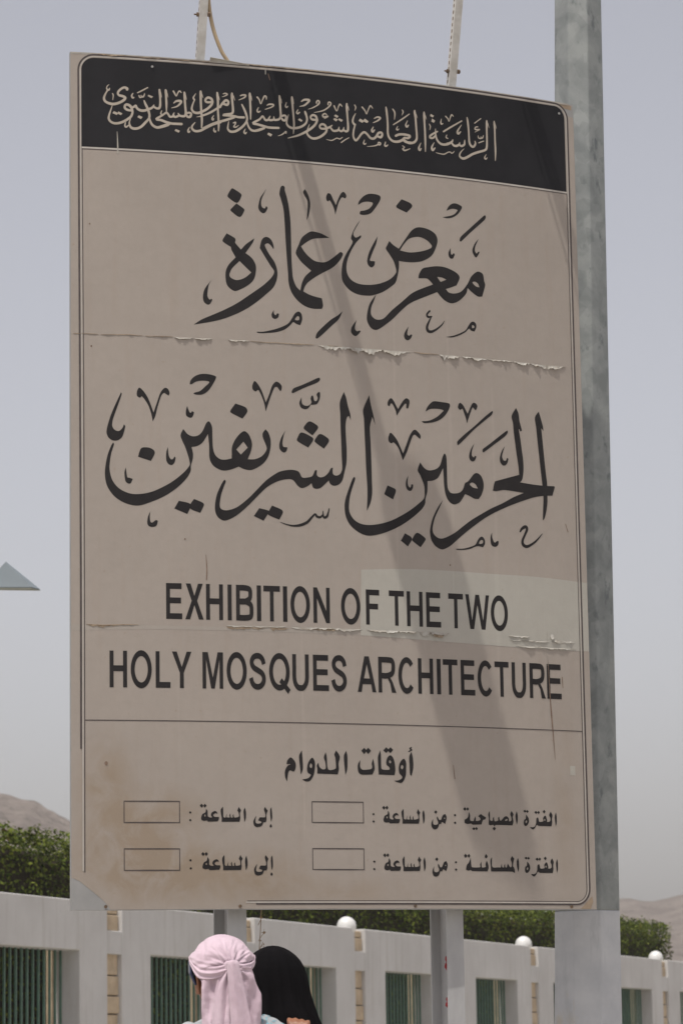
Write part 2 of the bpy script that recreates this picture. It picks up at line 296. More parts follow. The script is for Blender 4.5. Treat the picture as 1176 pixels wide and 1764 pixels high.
LINE_TWO = '''P 362,3669c 335,3610 296,3521 267,3433 257,3375 272,3337 305,3317 343,3322 372,3350 392,3423 382,3437c 370,3408 344,3387 315,3396 298,3425 304,3473 335,3561 368,3658
P 497,3708 528,3680 561,3627 597,3530c 624,3610 649,3679 679,3713 703,3706 715,3677 707,3657c 688,3669 673,3676 654,3655 629,3581 609,3503 591,3465c 580,3521 556,3588 514,3645 499,3635 479,3646 476,3668 482,3693
P 862,3747c 870,3776 899,3807 949,3827 1008,3827 1056,3814 1055,3795 1027,3744 997,3704 958,3677 913,3673 891,3679 899,3688 938,3701 978,3737 1008,3771 958,3778 909,3768 879,3749
P 843,3588c 834,3555 834,3521 850,3506 873,3503 887,3521 893,3543c 878,3550 868,3537 856,3551
P 1200,3621c 1275,3597 1289,3565 1252,3512c 1164,3553 1165,3572
P 813,3418c 793,3373 806,3330 827,3285 851,3210 859,3167 853,3147 816,3103 737,3037 660,2991 582,2955 505,2937 428,2937 352,2968 304,3020 283,3077 278,3135 290,3222 311,3290 305,3304c 290,3280 262,3202 245,3095 251,3018 275,2961 323,2905 399,2864 485,2852 582,2883 679,2929 766,2990 835,3060 865,3114 867,3153 881,3202 883,3241 873,3289c 915,3298 955,3326 994,3388c 1002,3304 1003,3226 1012,3187 1042,3150 1101,3126 1160,3135 1220,3159c 1266,3141 1319,3139 1395,3182 1439,3236 1459,3300 1462,3364 1447,3415 1425,3443c 1403,3413 1403,3382 1424,3330 1431,3294 1396,3245 1342,3219 1288,3216c 1315,3283 1321,3336 1301,3393 1267,3421 1231,3400 1193,3351 1171,3298 1169,3251 1168,3217c 1121,3206 1082,3209 1047,3237 1031,3285 1027,3363 1025,3441 1010,3475 997,3481 980,3464 955,3409 926,3378 886,3367 847,3380|1257,3344c 1289,3301c 1237,3248c 1203,3284c
P 511,3271 564,3273 598,3255 604,3231 576,3177c 484,3205c 492,3237
P 700,3283c 688,3244 688,3185 704,3159 728,3153 748,3173 756,3207c 748,3214 734,3195 719,3196 705,3225
P 395,3126c 385,3089 390,3032 404,3013 428,3010 444,3043c 424,3050 405,3056
P 777,2895c 863,2872 838,2801c 744,2838c
P 888,2912c 951,2887 961,2870 933,2812c 863,2838 861,2872
P 570,2813c 552,2772 548,2724 561,2705 585,2700 614,2711 624,2745c 610,2751 581,2731 569,2743 566,2777
P 1346,3794 1375,3766 1401,3719 1429,3641c 1455,3701 1478,3766 1506,3797 1533,3790 1552,3764 1543,3730 1529,3742 1516,3759 1497,3754 1477,3713 1449,3637 1427,3573c 1417,3630 1401,3677 1374,3729 1353,3717 1331,3732 1328,3758
P 1842,3846 1846,3829 1819,3806 1763,3782 1697,3751 1633,3719 1627,3731 1642,3756 1697,3780 1764,3812 1820,3840
P 1701,3693c 1684,3650 1695,3618 1722,3606 1750,3613 1772,3642c 1795,3643 1822,3652 1842,3691 1845,3733 1835,3740 1818,3721 1826,3695 1817,3673 1801,3672 1790,3709 1779,3708 1771,3686 1778,3660 1761,3638 1734,3631 1706,3646
P 1760,3518 1820,3490 1825,3469 1782,3415c 1717,3459 1720,3480
P 1698,3433 1782,3399 1786,3378 1748,3323c 1664,3368 1668,3395
P 1841,3429 1902,3399 1908,3376 1869,3321c 1799,3368 1804,3391
P 1576,3441c 1544,3389 1527,3335 1532,3298 1559,3278 1581,3290 1589,3317c 1570,3318 1557,3321 1551,3347 1560,3400
P 2031,3752c 1998,3673 2000,3583 2001,3476 2004,3370 2006,3264 2008,3180 1992,3142 1964,3127 1940,3134 1933,3155 1936,3184c 1921,3180 1898,3142 1864,3114 1831,3109 1811,3125 1812,3159c 1798,3158 1776,3115 1742,3103 1698,3101 1672,3142 1623,3153 1568,3147 1513,3129 1426,3068 1350,2991 1285,2926 1209,2866 1156,2843 1113,2837 1082,2851 1077,2887 1088,2950 1110,3013 1123,3047 1112,3058 1089,3023 1056,2949 1042,2876 1044,2824 1065,2783 1107,2762 1155,2776 1209,2809 1273,2863 1338,2928 1414,3004 1469,3043 1534,3072 1600,3084 1632,3075 1665,3036 1697,3022 1741,3040 1769,3062c 1780,3031 1807,3022 1841,3032 1902,3088c 1913,3064 1941,3051 1980,3062 2008,3095 2026,3159 2042,3224 2046,3309 2042,3415 2040,3500 2050,3559 2067,3574 2081,3542c 2079,3587 2061,3650 2047,3714
P 2231,3741c 2181,3631 2186,3562 2189,3434 2193,3328 2196,3190 2203,3063 2203,2989 2196,2878c 2225,2937 2241,3012 2240,3128 2239,3235 2236,3384 2232,3501 2252,3579c 2276,3518c 2260,3599 2242,3672
P 1370,2862c 1445,2844 1432,2817 1401,2771c 1329,2803c
P 1467,2885c 1537,2858 1548,2837 1520,2784c 1436,2817 1445,2849
S 1902,2881,8 1895,2852,12 1884,2823,18 1859,2816,16 1854,2861,6
S 1856,2835,12 1832,2815,16 1806,2820,18 1793,2836,14 1766,2810,16 1732,2774,20 1682,2751,20 1628,2743,14 1579,2750,9 1527,2766,3
P 2404,3730 2427,3710 2446,3675 2461,3653c 2486,3694 2509,3724 2532,3738 2555,3719 2543,3665 2527,3665 2527,3695 2515,3694 2486,3657 2448,3601c 2441,3638 2418,3684 2403,3690 2391,3669 2377,3678 2381,3707
P 2685,3649c 2695,3676 2722,3710 2754,3731 2817,3730 2881,3724 2888,3702 2861,3651 2824,3611 2778,3583 2724,3567 2670,3561 2650,3573c 2715,3583 2779,3616 2820,3652 2832,3669 2789,3676 2726,3671
P 2394,3470 2420,3453 2450,3415 2494,3322c 2524,3395 2552,3462 2580,3500 2602,3504 2639,3467 2636,3439c 2618,3450 2592,3468 2574,3455 2546,3388 2523,3330 2491,3269c 2474,3319 2453,3366 2419,3400 2401,3391 2380,3406 2378,3434
P 2364,3076c 2425,3053 2430,3033 2406,2974c 2339,3008 2342,3024
P 2533,3160c 2514,3119 2512,3078 2526,3050 2552,3046 2568,3069 2571,3093c 2557,3095 2548,3070 2531,3083 2527,3119
P 2632,3264c 2610,3205 2630,3166 2659,3095 2663,3046 2657,2997 2612,2954 2549,2906 2478,2862 2390,2817 2302,2789 2216,2775 2148,2781 2097,2807 2064,2853 2056,2901 2066,2982 2089,3055 2109,3111 2101,3125 2085,3103 2058,3037 2032,2964 2022,2907 2029,2836 2054,2781 2096,2739 2155,2706 2215,2696 2301,2713 2388,2745 2476,2790 2565,2851 2638,2915 2665,2957 2670,2998 2685,3048 2689,3127c 2732,3133 2777,3159 2819,3233c 2822,3170 2825,3097 2837,3032 2863,2985 2902,2966 2946,2980 2974,3011 2998,3049c 3030,3039 3075,3020 3112,3019c 3136,3050 3156,3104 3155,3153 3135,3197 3103,3214 3075,3203 3047,3170 3023,3144 3000,3131 2981,3084 2953,3058 2912,3048 2875,3053 2855,3085 2851,3150 2851,3256 2848,3321 2834,3343 2817,3316 2797,3258 2770,3227 2724,3210 2689,3210 2658,3229|3039,3125 3060,3140 3087,3128 3107,3097c 3068,3102
P 2497,2728c 2553,2693 2518,2631c 2463,2672c
P 2594,2737 2659,2702 2663,2687 2621,2630c 2557,2673 2553,2685
P 3454,3735c 3414,3671 3424,3618 3429,3544 3439,3462 3450,3372 3462,3290 3467,3226c 3255,3162c 3245,3135 3235,3089c 3263,3088 3338,3102 3504,3091c 3412,3052 3316,3000 3222,2957 3146,2915 3053,2861 2978,2808 2913,2759 2849,2723 2795,2704 2757,2712 2727,2742 2723,2783 2743,2856 2781,2931 2813,2994c 2772,2939 2730,2864 2706,2790 2700,2741 2712,2685 2747,2642 2793,2623 2829,2633 2875,2660 2930,2707 2995,2760 3079,2822 3164,2880 3258,2931 3372,2983 3488,3028 3594,3064 3677,3081 3758,3088c 3782,3157 3773,3162c 3704,3159 3607,3160 3473,3169c 3493,3193 3506,3260 3506,3335 3495,3425 3485,3507 3473,3574c 3480,3573 3486,3558 3502,3566c 3493,3599 3482,3639 3474,3697
P 3656,3725c 3620,3676 3628,3602 3637,3502 3648,3387 3659,3272 3670,3165 3677,3074 3671,2975 3666,2893c 3681,2909 3698,2960 3711,3027 3713,3085 3714,3168 3703,3275 3692,3390 3681,3523 3674,3597c 3693,3578c 3689,3615 3670,3680
P 2974,3736 2997,3721 3019,3686 3035,3658c 3058,3705 3080,3741 3103,3743 3120,3722 3105,3690 3093,3699 3079,3708 3065,3681 3045,3630 3027,3583c 3019,3624 3005,3660 2992,3692 2973,3682 2955,3697 2960,3722
P 3247,3695 3251,3683 3236,3661 3184,3620 3089,3543 3013,3471 2948,3413 2941,3425 2944,3442 2996,3491 3090,3567 3185,3649
P 3372,3556 3376,3540 3350,3509 3273,3453 3163,3374 3154,3383 3159,3400 3216,3441 3312,3514
P 3086,3437c 3056,3392 3040,3342 3044,3314 3064,3299 3087,3308 3102,3338c 3088,3343 3079,3331 3063,3344 3066,3385
P 3348,3437c 3318,3391 3302,3344 3306,3307 3334,3286 3363,3303 3377,3341c 3364,3346 3354,3326 3335,3326 3322,3354 3332,3396
P 3137,2737 3155,2716 3156,2684 3139,2658c 3103,2664 3075,2659 3029,2640 2974,2629 2919,2627 2912,2634 2974,2639 3038,2657 3075,2675 3099,2713 3118,2733|3127,2712 3141,2707 3135,2687 3108,2683 3113,2702
P 3219,2773c 3206,2740 3207,2691 3223,2671 3251,2669 3270,2686 3274,2711c 3261,2713 3242,2699 3229,2712 3220,2740
S 3463,2795,12 3479,2818,20 3510,2835,25 3524,2818,22 3504,2774,18 3483,2732,20 3485,2701,25 3514,2686,23 3554,2701,18 3603,2735,14 3658,2792,4'''
HEADER_LINE = '''S 414,5915,17 415,5924,21 399,5932,17 380,5926,16 358,5907,16 347,5887,15 356,5871,17 380,5866,19 399,5858,19 399,5847,19 384,5831,19 353,5813,19 314,5802,20 279,5807,19 254,5821,18 246,5841,17 251,5863,14 262,5886,11 273,5905,14
S 288,5921,6 282,5907,13 271,5909,13 265,5920,8 271,5936,7 284,5948,3
S 308,5882,8 314,5867,9 310,5833,5
S 444,5761,16 418,5764,18 401,5774,18 397,5787,16 403,5801,17 418,5804,19 438,5794,20 450,5772,18 454,5746,16 444,5718,17 422,5697,18 392,5677,18 357,5662,18 322,5658,18 296,5668,17 281,5687,16 281,5709,14 290,5741,11 299,5768,8 306,5791,5
S 449,5781,13 466,5791,17 479,5801,14 484,5787,17 497,5773,18 519,5765,20 545,5767,19 567,5777,18 589,5785,17 604,5797,15 613,5813,8
S 609,5800,13 617,5796,15 635,5788,17 652,5793,18 659,5816,17 659,5861,15 657,5901,17 654,5932,14
S 662,5910,9 670,5875,4
S 540,5842,9 549,5818,16 562,5792,18 573,5762,18 580,5726,15 571,5703,16 544,5671,18 518,5644,18 492,5630,18 466,5626,19 444,5633,18 433,5651,15 431,5673,10 440,5700,5
S 575,5726,13 584,5691,16 601,5661,18 632,5645,19 667,5651,19 718,5670,19
S 460,5893,5 449,5875,12 456,5857,14 467,5862,7
S 491,5897,8 528,5918,11 568,5942,8
S 502,5878,9 510,5863,11 521,5870,8 517,5881,6
S 521,5868,11 534,5871,12 543,5889,8 543,5898,4
S 403,5669,7 398,5644,12 407,5634,12 422,5646,10 431,5646,5
P 318,5749c 349,5737c 340,5721c 307,5733c
P 351,5749c 381,5735c 368,5721c 344,5733c
P 572,5888c 607,5876c 594,5863c 567,5877c
P 501,5728c 529,5717c 516,5700c 490,5714c
S 699,5933,13 702,5918,19 703,5877,15 705,5828,16 705,5768,7
S 710,5909,7 718,5878,3
S 757,5928,12 768,5908,12 779,5891,8 791,5917,9 804,5931,11 816,5919,7
S 759,5836,7 779,5853,15 812,5856,18 810,5840,16 783,5813,11 743,5799,5
S 839,5925,12 841,5905,18 843,5851,16 846,5806,16 849,5766,17 840,5745,17 818,5742,17 801,5747,15 792,5762,8
S 798,5745,15 770,5732,16 756,5746,15 763,5765,5
S 759,5738,14 732,5731,16 719,5748,15 704,5761,15 677,5741,14 629,5707,17 664,5702,18 703,5689,19 743,5681,18 778,5681,18 818,5682,19
S 589,5680,15 606,5656,17 637,5645,18 672,5656,19 703,5669,18 729,5677,15
S 849,5762,14 872,5772,15 889,5764,17 880,5741,18 862,5740,17 854,5752,15
S 848,5901,7 856,5869,3
S 671,5774,6 663,5752,11 673,5745,9 690,5751,8
S 877,5663,5 864,5637,12 870,5624,14 880,5634,6
S 1050,5866,18 1042,5888,19 1017,5897,18 997,5880,15 1001,5864,17 1021,5861,17 1041,5865,15
S 1050,5868,18 1041,5843,18 1014,5814,18 983,5793,18 943,5775,19 911,5777,18 896,5794,16 894,5810,14 901,5837,11 914,5869,8
S 914,5872,15 906,5887,12 915,5905,8 926,5922,3
S 961,5942,13 962,5922,19 962,5859,16 965,5788,16 969,5725,16 966,5664,10
S 970,5918,8 980,5892,3
S 918,5701,6 897,5675,13 895,5653,17 917,5636,18 955,5641,18 995,5664,18 1044,5692,18 1085,5709,18 1110,5717,18
S 929,5743,3 969,5754,10 1009,5773,13 1054,5799,14 1086,5821,15 1111,5834,15
S 1058,5765,4 1045,5742,10 1051,5733,13 1059,5741,5
S 1060,5669,6 1058,5649,12 1068,5643,12 1075,5650,5
P 773,5642c 804,5631c 795,5615c 764,5628c
S 978,5659,18 1036,5692,18 1086,5714,18 1135,5731,18 1180,5748,18 1212,5761,17
S 979,5759,15 1033,5784,15 1087,5822,15 1109,5839,15 1127,5863,17 1152,5887,18 1170,5875,17 1161,5852,18 1136,5857,17 1127,5856,13
S 1086,5941,12 1088,5919,18 1091,5869,16 1090,5811,15 1093,5757,16 1095,5694,15 1093,5649,9
S 1096,5910,8 1104,5885,3
S 1130,5933,6 1146,5939,10 1162,5933,12 1148,5921,8 1122,5909,3
S 1198,5945,12 1198,5927,19 1200,5878,16 1204,5833,16 1203,5801,17 1190,5787,17 1158,5780,18 1129,5772,17 1167,5772,17 1212,5770,18 1248,5765,17 1289,5767,17
S 1209,5924,8 1219,5891,3
S 1261,5929,8 1279,5937,12 1302,5936,14 1290,5917,11 1249,5896,5
S 1334,5956,12 1334,5938,19 1336,5889,15 1338,5830,15 1338,5756,8
S 1343,5934,7 1350,5900,3
S 1272,5865,10 1285,5839,15 1300,5805,17 1311,5765,15 1304,5733,15 1279,5699,17 1247,5672,18 1215,5654,18 1184,5651,18 1166,5666,15 1164,5686,11 1171,5727,5
S 1310,5738,10 1320,5702,14 1342,5675,17 1374,5671,17 1410,5683,18 1442,5699,18
S 1205,5718,8 1223,5724,12 1218,5706,9 1209,5689,10 1225,5688,10 1247,5704,4
S 1059,5766,4 1046,5740,12 1052,5729,12 1060,5740,5
S 1061,5667,5 1060,5647,12 1069,5639,10 1074,5646,6
S 1297,5680,5 1287,5657,12 1296,5644,12 1306,5656,6
S 1390,5930,13 1406,5911,11 1417,5880,7 1431,5913,9 1447,5942,13 1460,5936,12 1460,5916,4
S 1464,5873,6 1483,5883,12 1515,5882,13 1501,5863,10 1450,5841,5
S 1400,5852,5 1389,5828,11 1398,5816,13 1414,5826,6
S 1562,5956,11 1564,5936,18 1566,5886,16 1568,5841,16 1570,5801,17 1559,5777,16 1536,5768,16 1520,5769,15 1516,5792,6
S 1518,5769,15 1490,5762,17 1477,5770,15 1489,5794,6
S 1481,5766,15 1454,5759,17 1440,5776,15 1429,5787,14 1404,5760,15 1356,5729,17 1390,5722,18 1435,5713,18 1481,5705,18 1554,5708,17
S 1573,5932,7 1580,5899,3
S 1573,5797,14 1597,5808,15 1612,5798,17 1605,5772,17 1587,5771,17 1578,5783,15
S 1375,5673,17 1389,5677,17 1421,5690,17
S 1616,5909,4 1608,5883,10 1615,5870,12 1627,5881,6
S 1548,5647,4 1576,5659,8 1599,5677,11 1609,5686,11 1608,5671,9
S 1659,5956,11 1660,5936,18 1664,5872,15 1669,5805,14 1672,5742,14 1666,5673,5
S 1667,5941,6 1673,5903,3
S 1631,5817,4 1618,5773,10 1616,5746,14 1632,5725,17 1660,5716,18 1697,5721,18 1734,5736,17 1762,5759,15 1774,5787,14 1772,5814,15 1763,5841,18 1759,5854,10
S 1706,5863,5 1694,5839,11 1703,5831,13 1718,5843,8
S 1732,5926,8 1756,5942,15 1793,5943,18 1783,5924,15 1755,5899,13 1718,5887,5
P 1473,5666c 1503,5655c 1491,5636c 1464,5652c
P 1716,5796c 1740,5782c 1730,5770c 1703,5783c
S 1854,5795,17 1845,5822,18 1822,5831,17 1803,5816,14 1810,5798,16 1831,5795,17 1849,5797,15
S 1855,5798,18 1840,5762,17 1806,5727,18 1759,5694,17 1703,5664,15 1643,5643,8 1622,5636,3
S 1851,5923,9 1852,5936,10 1863,5946,10 1873,5938,11 1869,5922,12 1851,5905,9 1818,5885,8 1785,5872,3
S 1943,5920,9 1943,5934,10 1952,5943,10 1964,5936,11 1960,5920,11 1935,5894,10 1897,5870,10 1832,5851,4
S 1928,5739,16 1914,5762,18 1891,5767,17 1874,5752,14 1881,5734,15 1905,5733,16 1923,5736,15
S 1929,5741,17 1923,5711,17 1894,5681,18 1857,5659,18 1819,5651,18 1791,5663,17 1773,5686,14 1778,5716,10 1793,5756,4
S 1930,5843,8 1916,5851,11 1899,5838,12 1906,5823,12 1941,5833,12 1910,5810,4
S 1923,5736,15 1952,5750,15 1973,5767,7
S 1961,5744,14 1980,5725,17 2008,5728,17 2022,5738,15 2027,5759,5
S 2025,5736,14 2043,5727,16 2060,5740,14 2065,5761,5
S 2062,5740,14 2079,5730,17 2096,5739,18 2099,5773,16 2096,5823,15 2093,5878,16 2091,5928,18 2092,5946,10
S 2101,5924,6 2109,5893,3
S 1990,5918,12 2010,5879,8 2025,5916,8 2037,5934,12 2054,5919,6
S 2154,5941,8 2163,5923,10 2155,5898,4
S 1924,5654,3 1964,5649,8 1993,5663,8 2009,5671,8 2030,5666,8 2040,5672,7 2053,5682,5
S 2042,5640,9 2073,5664,8 2104,5683,6
P 2000,5852c 2025,5841c 2012,5826c 1988,5840c
P 1991,5824c 2019,5816c 2004,5798c 1981,5812c
P 2028,5826c 2059,5815c 2046,5799c 2021,5813c
S 2161,5876,5 2143,5842,12 2137,5809,15 2152,5788,17 2159,5793,9
S 2154,5784,11 2142,5737,13 2140,5696,14 2157,5668,17 2179,5686,15 2203,5720,16 2228,5738,17 2251,5725,17 2275,5700,18 2299,5695,18 2323,5712,18 2343,5743,17 2367,5749,16 2373,5733,18 2362,5712,18 2340,5716,17
S 2214,5931,12 2238,5904,10 2249,5880,7 2264,5916,9 2282,5948,11 2299,5929,6
S 2311,5852,7 2336,5866,12 2361,5862,13 2340,5839,12 2301,5818,5
S 2303,5787,5 2290,5761,14 2297,5748,16 2313,5765,7
S 2408,5952,8 2412,5925,16 2418,5866,15 2420,5811,15 2420,5747,16 2434,5712,17 2463,5692,18 2502,5693,19 2537,5709,19 2557,5729,18
S 2483,5735,17 2513,5750,18 2557,5754,18 2601,5748,18 2586,5729,17 2557,5730,15
S 2542,5714,17 2566,5698,18 2610,5696,18
S 2463,5942,9 2480,5914,13 2476,5861,4
S 2541,5944,7 2549,5928,10 2538,5902,3
S 2466,5820,8 2540,5872,11 2600,5918,8
S 2502,5813,4 2492,5789,11 2501,5784,11 2512,5793,5
S 2584,5865,4 2569,5831,12 2578,5816,16 2592,5832,7
S 2400,5681,6 2393,5652,13 2406,5649,12 2419,5660,6
S 2538,5665,7 2555,5656,7 2540,5640,11 2559,5631,12 2601,5649,5
S 2249,5630,3 2302,5639,8 2336,5653,10 2342,5670,10 2358,5667,11 2353,5653,11 2336,5654,8
S 2229,5679,5 2221,5653,11 2231,5646,11 2242,5655,5
P 2196,5840c 2227,5825c 2214,5808c 2184,5821c
P 2234,5844c 2265,5825c 2253,5811c 2219,5822c
S 2549,5715,17 2564,5704,18 2593,5692,19 2633,5701,18 2655,5726,17 2659,5759,16 2655,5823,15 2651,5892,16 2645,5937,18 2646,5953,8
S 2655,5924,7 2667,5894,3
S 2723,5948,10 2724,5923,19 2725,5868,15 2728,5794,15 2729,5712,15 2728,5640,7
S 2734,5920,7 2742,5893,3
S 2765,5859,7 2774,5841,9 2768,5813,4
S 2834,5809,11 2803,5791,14 2773,5769,16 2770,5753,16 2793,5753,15 2818,5777,13
S 2817,5828,5 2817,5786,13 2825,5750,15 2847,5722,17 2877,5712,18 2917,5719,18 2948,5736,15
S 2869,5912,4 2863,5884,11 2868,5870,13 2882,5877,5
S 2909,5790,4 2906,5771,9 2920,5763,7
S 2804,5720,4 2783,5681,15 2790,5658,18 2810,5679,8
S 2692,5705,4 2674,5664,15 2681,5646,17 2694,5662,7
P 2779,5940c 2807,5928c 2796,5913c 2774,5922c
P 2791,5905c 2816,5890c 2803,5872c 2783,5881c
S 2912,5722,18 2929,5726,18 2955,5743,15 2962,5760,7
S 2950,5736,15 2970,5715,17 2995,5715,18 3016,5729,15 3021,5746,5
S 3016,5727,14 3036,5718,17 3059,5732,16 3063,5751,13 3065,5770,5
S 3089,5949,8 3094,5917,16 3100,5853,14 3102,5798,14 3105,5752,17 3123,5726,18 3143,5728,17 3157,5753,14 3152,5771,7
S 3260,5947,8 3260,5924,18 3258,5863,15 3258,5793,15 3254,5732,17 3236,5709,17 3183,5689,18 3131,5667,18 3090,5641,19 3049,5622,19 3021,5633,16 3019,5653,12 3035,5678,8 3058,5700,3
S 3268,5925,7 3279,5891,3
S 3325,5949,9 3327,5923,18 3329,5872,14 3329,5797,14 3331,5714,15 3327,5639,7
S 3335,5924,6 3344,5893,3
S 2884,5813,13 2948,5856,13 3043,5916,10
S 3153,5911,8 3209,5955,7
S 3181,5886,8 3163,5882,9 3155,5864,10 3178,5863,13 3198,5867,7 3154,5841,4
S 3182,5817,6 3184,5801,9 3202,5796,9 3205,5812,6
S 3204,5798,9 3220,5805,10 3228,5825,5
S 3185,5761,9 3230,5781,7
S 3040,5885,4 3005,5832,15 3010,5812,18 3032,5831,7
S 2913,5792,4 2905,5770,9 2921,5765,6
S 2868,5909,4 2863,5880,11 2870,5870,11 2882,5878,4
S 2905,5936,11 2924,5918,9 2933,5898,6 2945,5932,9 2958,5954,11 2971,5942,6
S 3248,5678,4 3234,5651,11 3244,5641,12 3257,5654,5
S 2817,5642,4 2857,5637,8 2887,5638,9 2918,5656,8 2938,5660,8 2948,5652,8 2963,5659,7 2972,5671,4'''
HOURS_TITLE = '''P 2515,1130c 2525,1085 2527,1015 2511,955c 2500,965 2497,1035 2496,1094
S 2515,1161,8 2502,1152,10 2517,1143,10 2491,1130,6
P 2451,1078 2470,1054 2470,1009 2465,954 2436,906 2398,908 2374,918c 2404,921 2432,934 2437,949 2416,971 2411,1008 2421,1048|2436,1033 2448,1021 2439,1001 2427,1015
P 2267,1135c 2250,1089 2249,1050 2253,960c 2377,958c 2384,992 2381,1042 2369,1082 2348,1101 2325,1086 2314,1056 2316,1031 2335,1016 2337,997 2291,996 2275,1005 2273,1070 2272,1110|2341,1066 2352,1054 2346,1042 2336,1051
P 2316,1158c 2337,1139c 2315,1116c 2292,1135c
P 2349,1159c 2370,1140c 2348,1116c 2324,1136c
P 2143,1151c 2164,1130c 2142,1105c 2121,1129c
P 2175,1152c 2196,1130c 2174,1106c 2153,1129c
P 2111,1062c 2092,1027 2095,978 2118,958 2204,960c 2221,995 2221,1029 2212,1074c 2200,1039 2203,1014 2194,999 2129,993 2110,1013
P 2004,1127c 1987,1095 1986,1055 1995,954c 2010,996 2013,1055 2012,1095
P 1926,1128c 1913,1098 1920,1074 1924,1010 1917,995 1864,992 1855,1083 1847,1114c 1833,1077 1843,1043 1845,998 1822,991 1799,1008 1791,1039c 1778,1017 1782,993 1781,960c 1937,957c 1946,995 1944,1035 1955,1079 1945,1104
P 1744,1073 1763,1047 1764,1002 1753,948 1726,908 1695,903 1666,917c 1700,923 1721,933 1732,953 1711,964 1704,996 1716,1041|1733,1033 1744,1017 1736,998 1724,1013
P 1667,1124c 1647,1089 1647,1050 1657,952c 1673,991 1672,1060
P 1583,1073 1614,1044 1621,1010 1607,973 1576,980 1563,962 1553,901c 1540,931 1538,970 1546,994 1561,1014 1582,1024 1551,1024c 1557,1049'''
ROW_A_PERIOD = '''P 3712,713c 3701,685 3701,658 3707,610c 3716,637 3717,686
P 3666,718c 3651,691 3661,671 3658,647 3633,641 3632,657 3622,684 3610,685 3597,666 3599,646 3572,640 3561,645 3558,662 3552,674c 3540,665 3537,648 3535,627 3518,603 3481,600c 3493,589 3509,584 3525,596 3541,617 3558,611 3669,610c 3676,637 3675,664 3680,692|3611,664 3618,656 3612,648 3605,655
P 3451,692c 3471,667 3474,640 3461,616 3441,608 3429,625 3434,653 3446,660|3452,650 3459,641 3450,629 3444,638
P 3609,730c 3621,716c 3608,702c 3595,716c
P 3537,721c 3550,709c 3537,697c 3522,710c
P 3560,722c 3571,709c 3558,698c 3547,709c
P 3442,727c 3454,716c 3441,705c 3428,717c
P 3463,726c 3475,715c 3462,704c 3450,715c
P 3327,716c 3315,692 3322,672 3324,648 3305,640 3302,661 3286,676 3266,672 3246,653 3234,643 3226,649 3221,673c 3211,663 3212,646 3202,641 3182,640 3177,672c 3167,659 3167,645 3155,641 3145,648 3144,689 3143,713c 3130,689 3134,655 3134,612 3170,611 3180,602 3189,611 3332,611c 3341,638 3336,672 3343,692|3270,649 3286,657 3291,647 3273,642
P 3371,715c 3360,686 3361,659 3369,616c 3378,645 3379,686
P 3178,599c 3193,586c 3177,570c 3163,586c
P 3070,688 3085,678 3111,665c 3104,651 3084,644 3072,613c 2998,610c 2986,618 2955,615 2932,621c 2934,645 2952,655 2964,672 2969,705c 2979,679 2978,652 2983,639 3006,638 3012,653 3023,673c 3026,653 3026,639 3049,640 3065,650 3057,664 3046,670c 3054,681
P 3007,593c 3021,582c 3007,570c 2993,581c
P 3029,595c 3042,583c 3029,571c 3018,583c
P 2937,737c 2950,723c 2936,709c 2923,723c
P 2960,737c 2972,724c 2959,710c 2949,723c
P 2855,686 2865,677 2855,669 2846,677
P 2855,631 2864,622 2855,614 2845,622'''
ROW_A_FROM = '''P 2776,685c 2786,667 2784,644 2773,612c 2759,622 2748,625 2740,612c 2730,611 2724,608 2722,599 2711,580 2690,572 2672,580 2662,600 2665,624 2677,648c 2676,624 2679,610 2693,605 2712,610 2717,624 2710,643 2707,656 2713,667c 2720,652 2728,641 2741,643 2749,662 2760,678|2769,660 2774,655 2771,648 2765,653
P 2700,711c 2713,698c 2699,684c 2687,698c
P 2603,711c 2593,692 2593,664 2598,610c 2606,627 2610,651 2610,683
P 2559,717c 2548,691 2556,677 2558,650 2542,643 2524,642 2519,667c 2512,654 2514,642 2501,642 2496,672c 2489,656 2491,642 2476,642 2468,644 2473,671c 2465,653 2461,642 2451,642 2445,648 2444,690 2443,717c 2427,697 2427,671 2433,639 2432,611c 2562,612c 2568,636 2566,673 2574,692 2567,703
P 2288,737c 2301,724c 2290,709c 2275,724c
P 2312,738c 2325,724c 2311,710c 2300,724c
P 2386,688c 2398,680 2403,667c 2388,671 2375,664 2372,654 2382,645 2413,644c 2412,630 2404,613c 2334,611c 2326,619 2304,617 2286,624c 2284,637 2294,665 2315,677 2320,702c 2330,688 2332,670 2333,649 2349,640 2364,643 2355,657 2360,673 2370,682|2309,661 2317,658 2314,647 2307,650'''
COLON_A_FROM = '''P 2207,684 2216,676 2207,668 2198,676
P 2207,632 2216,624 2207,616 2198,624'''
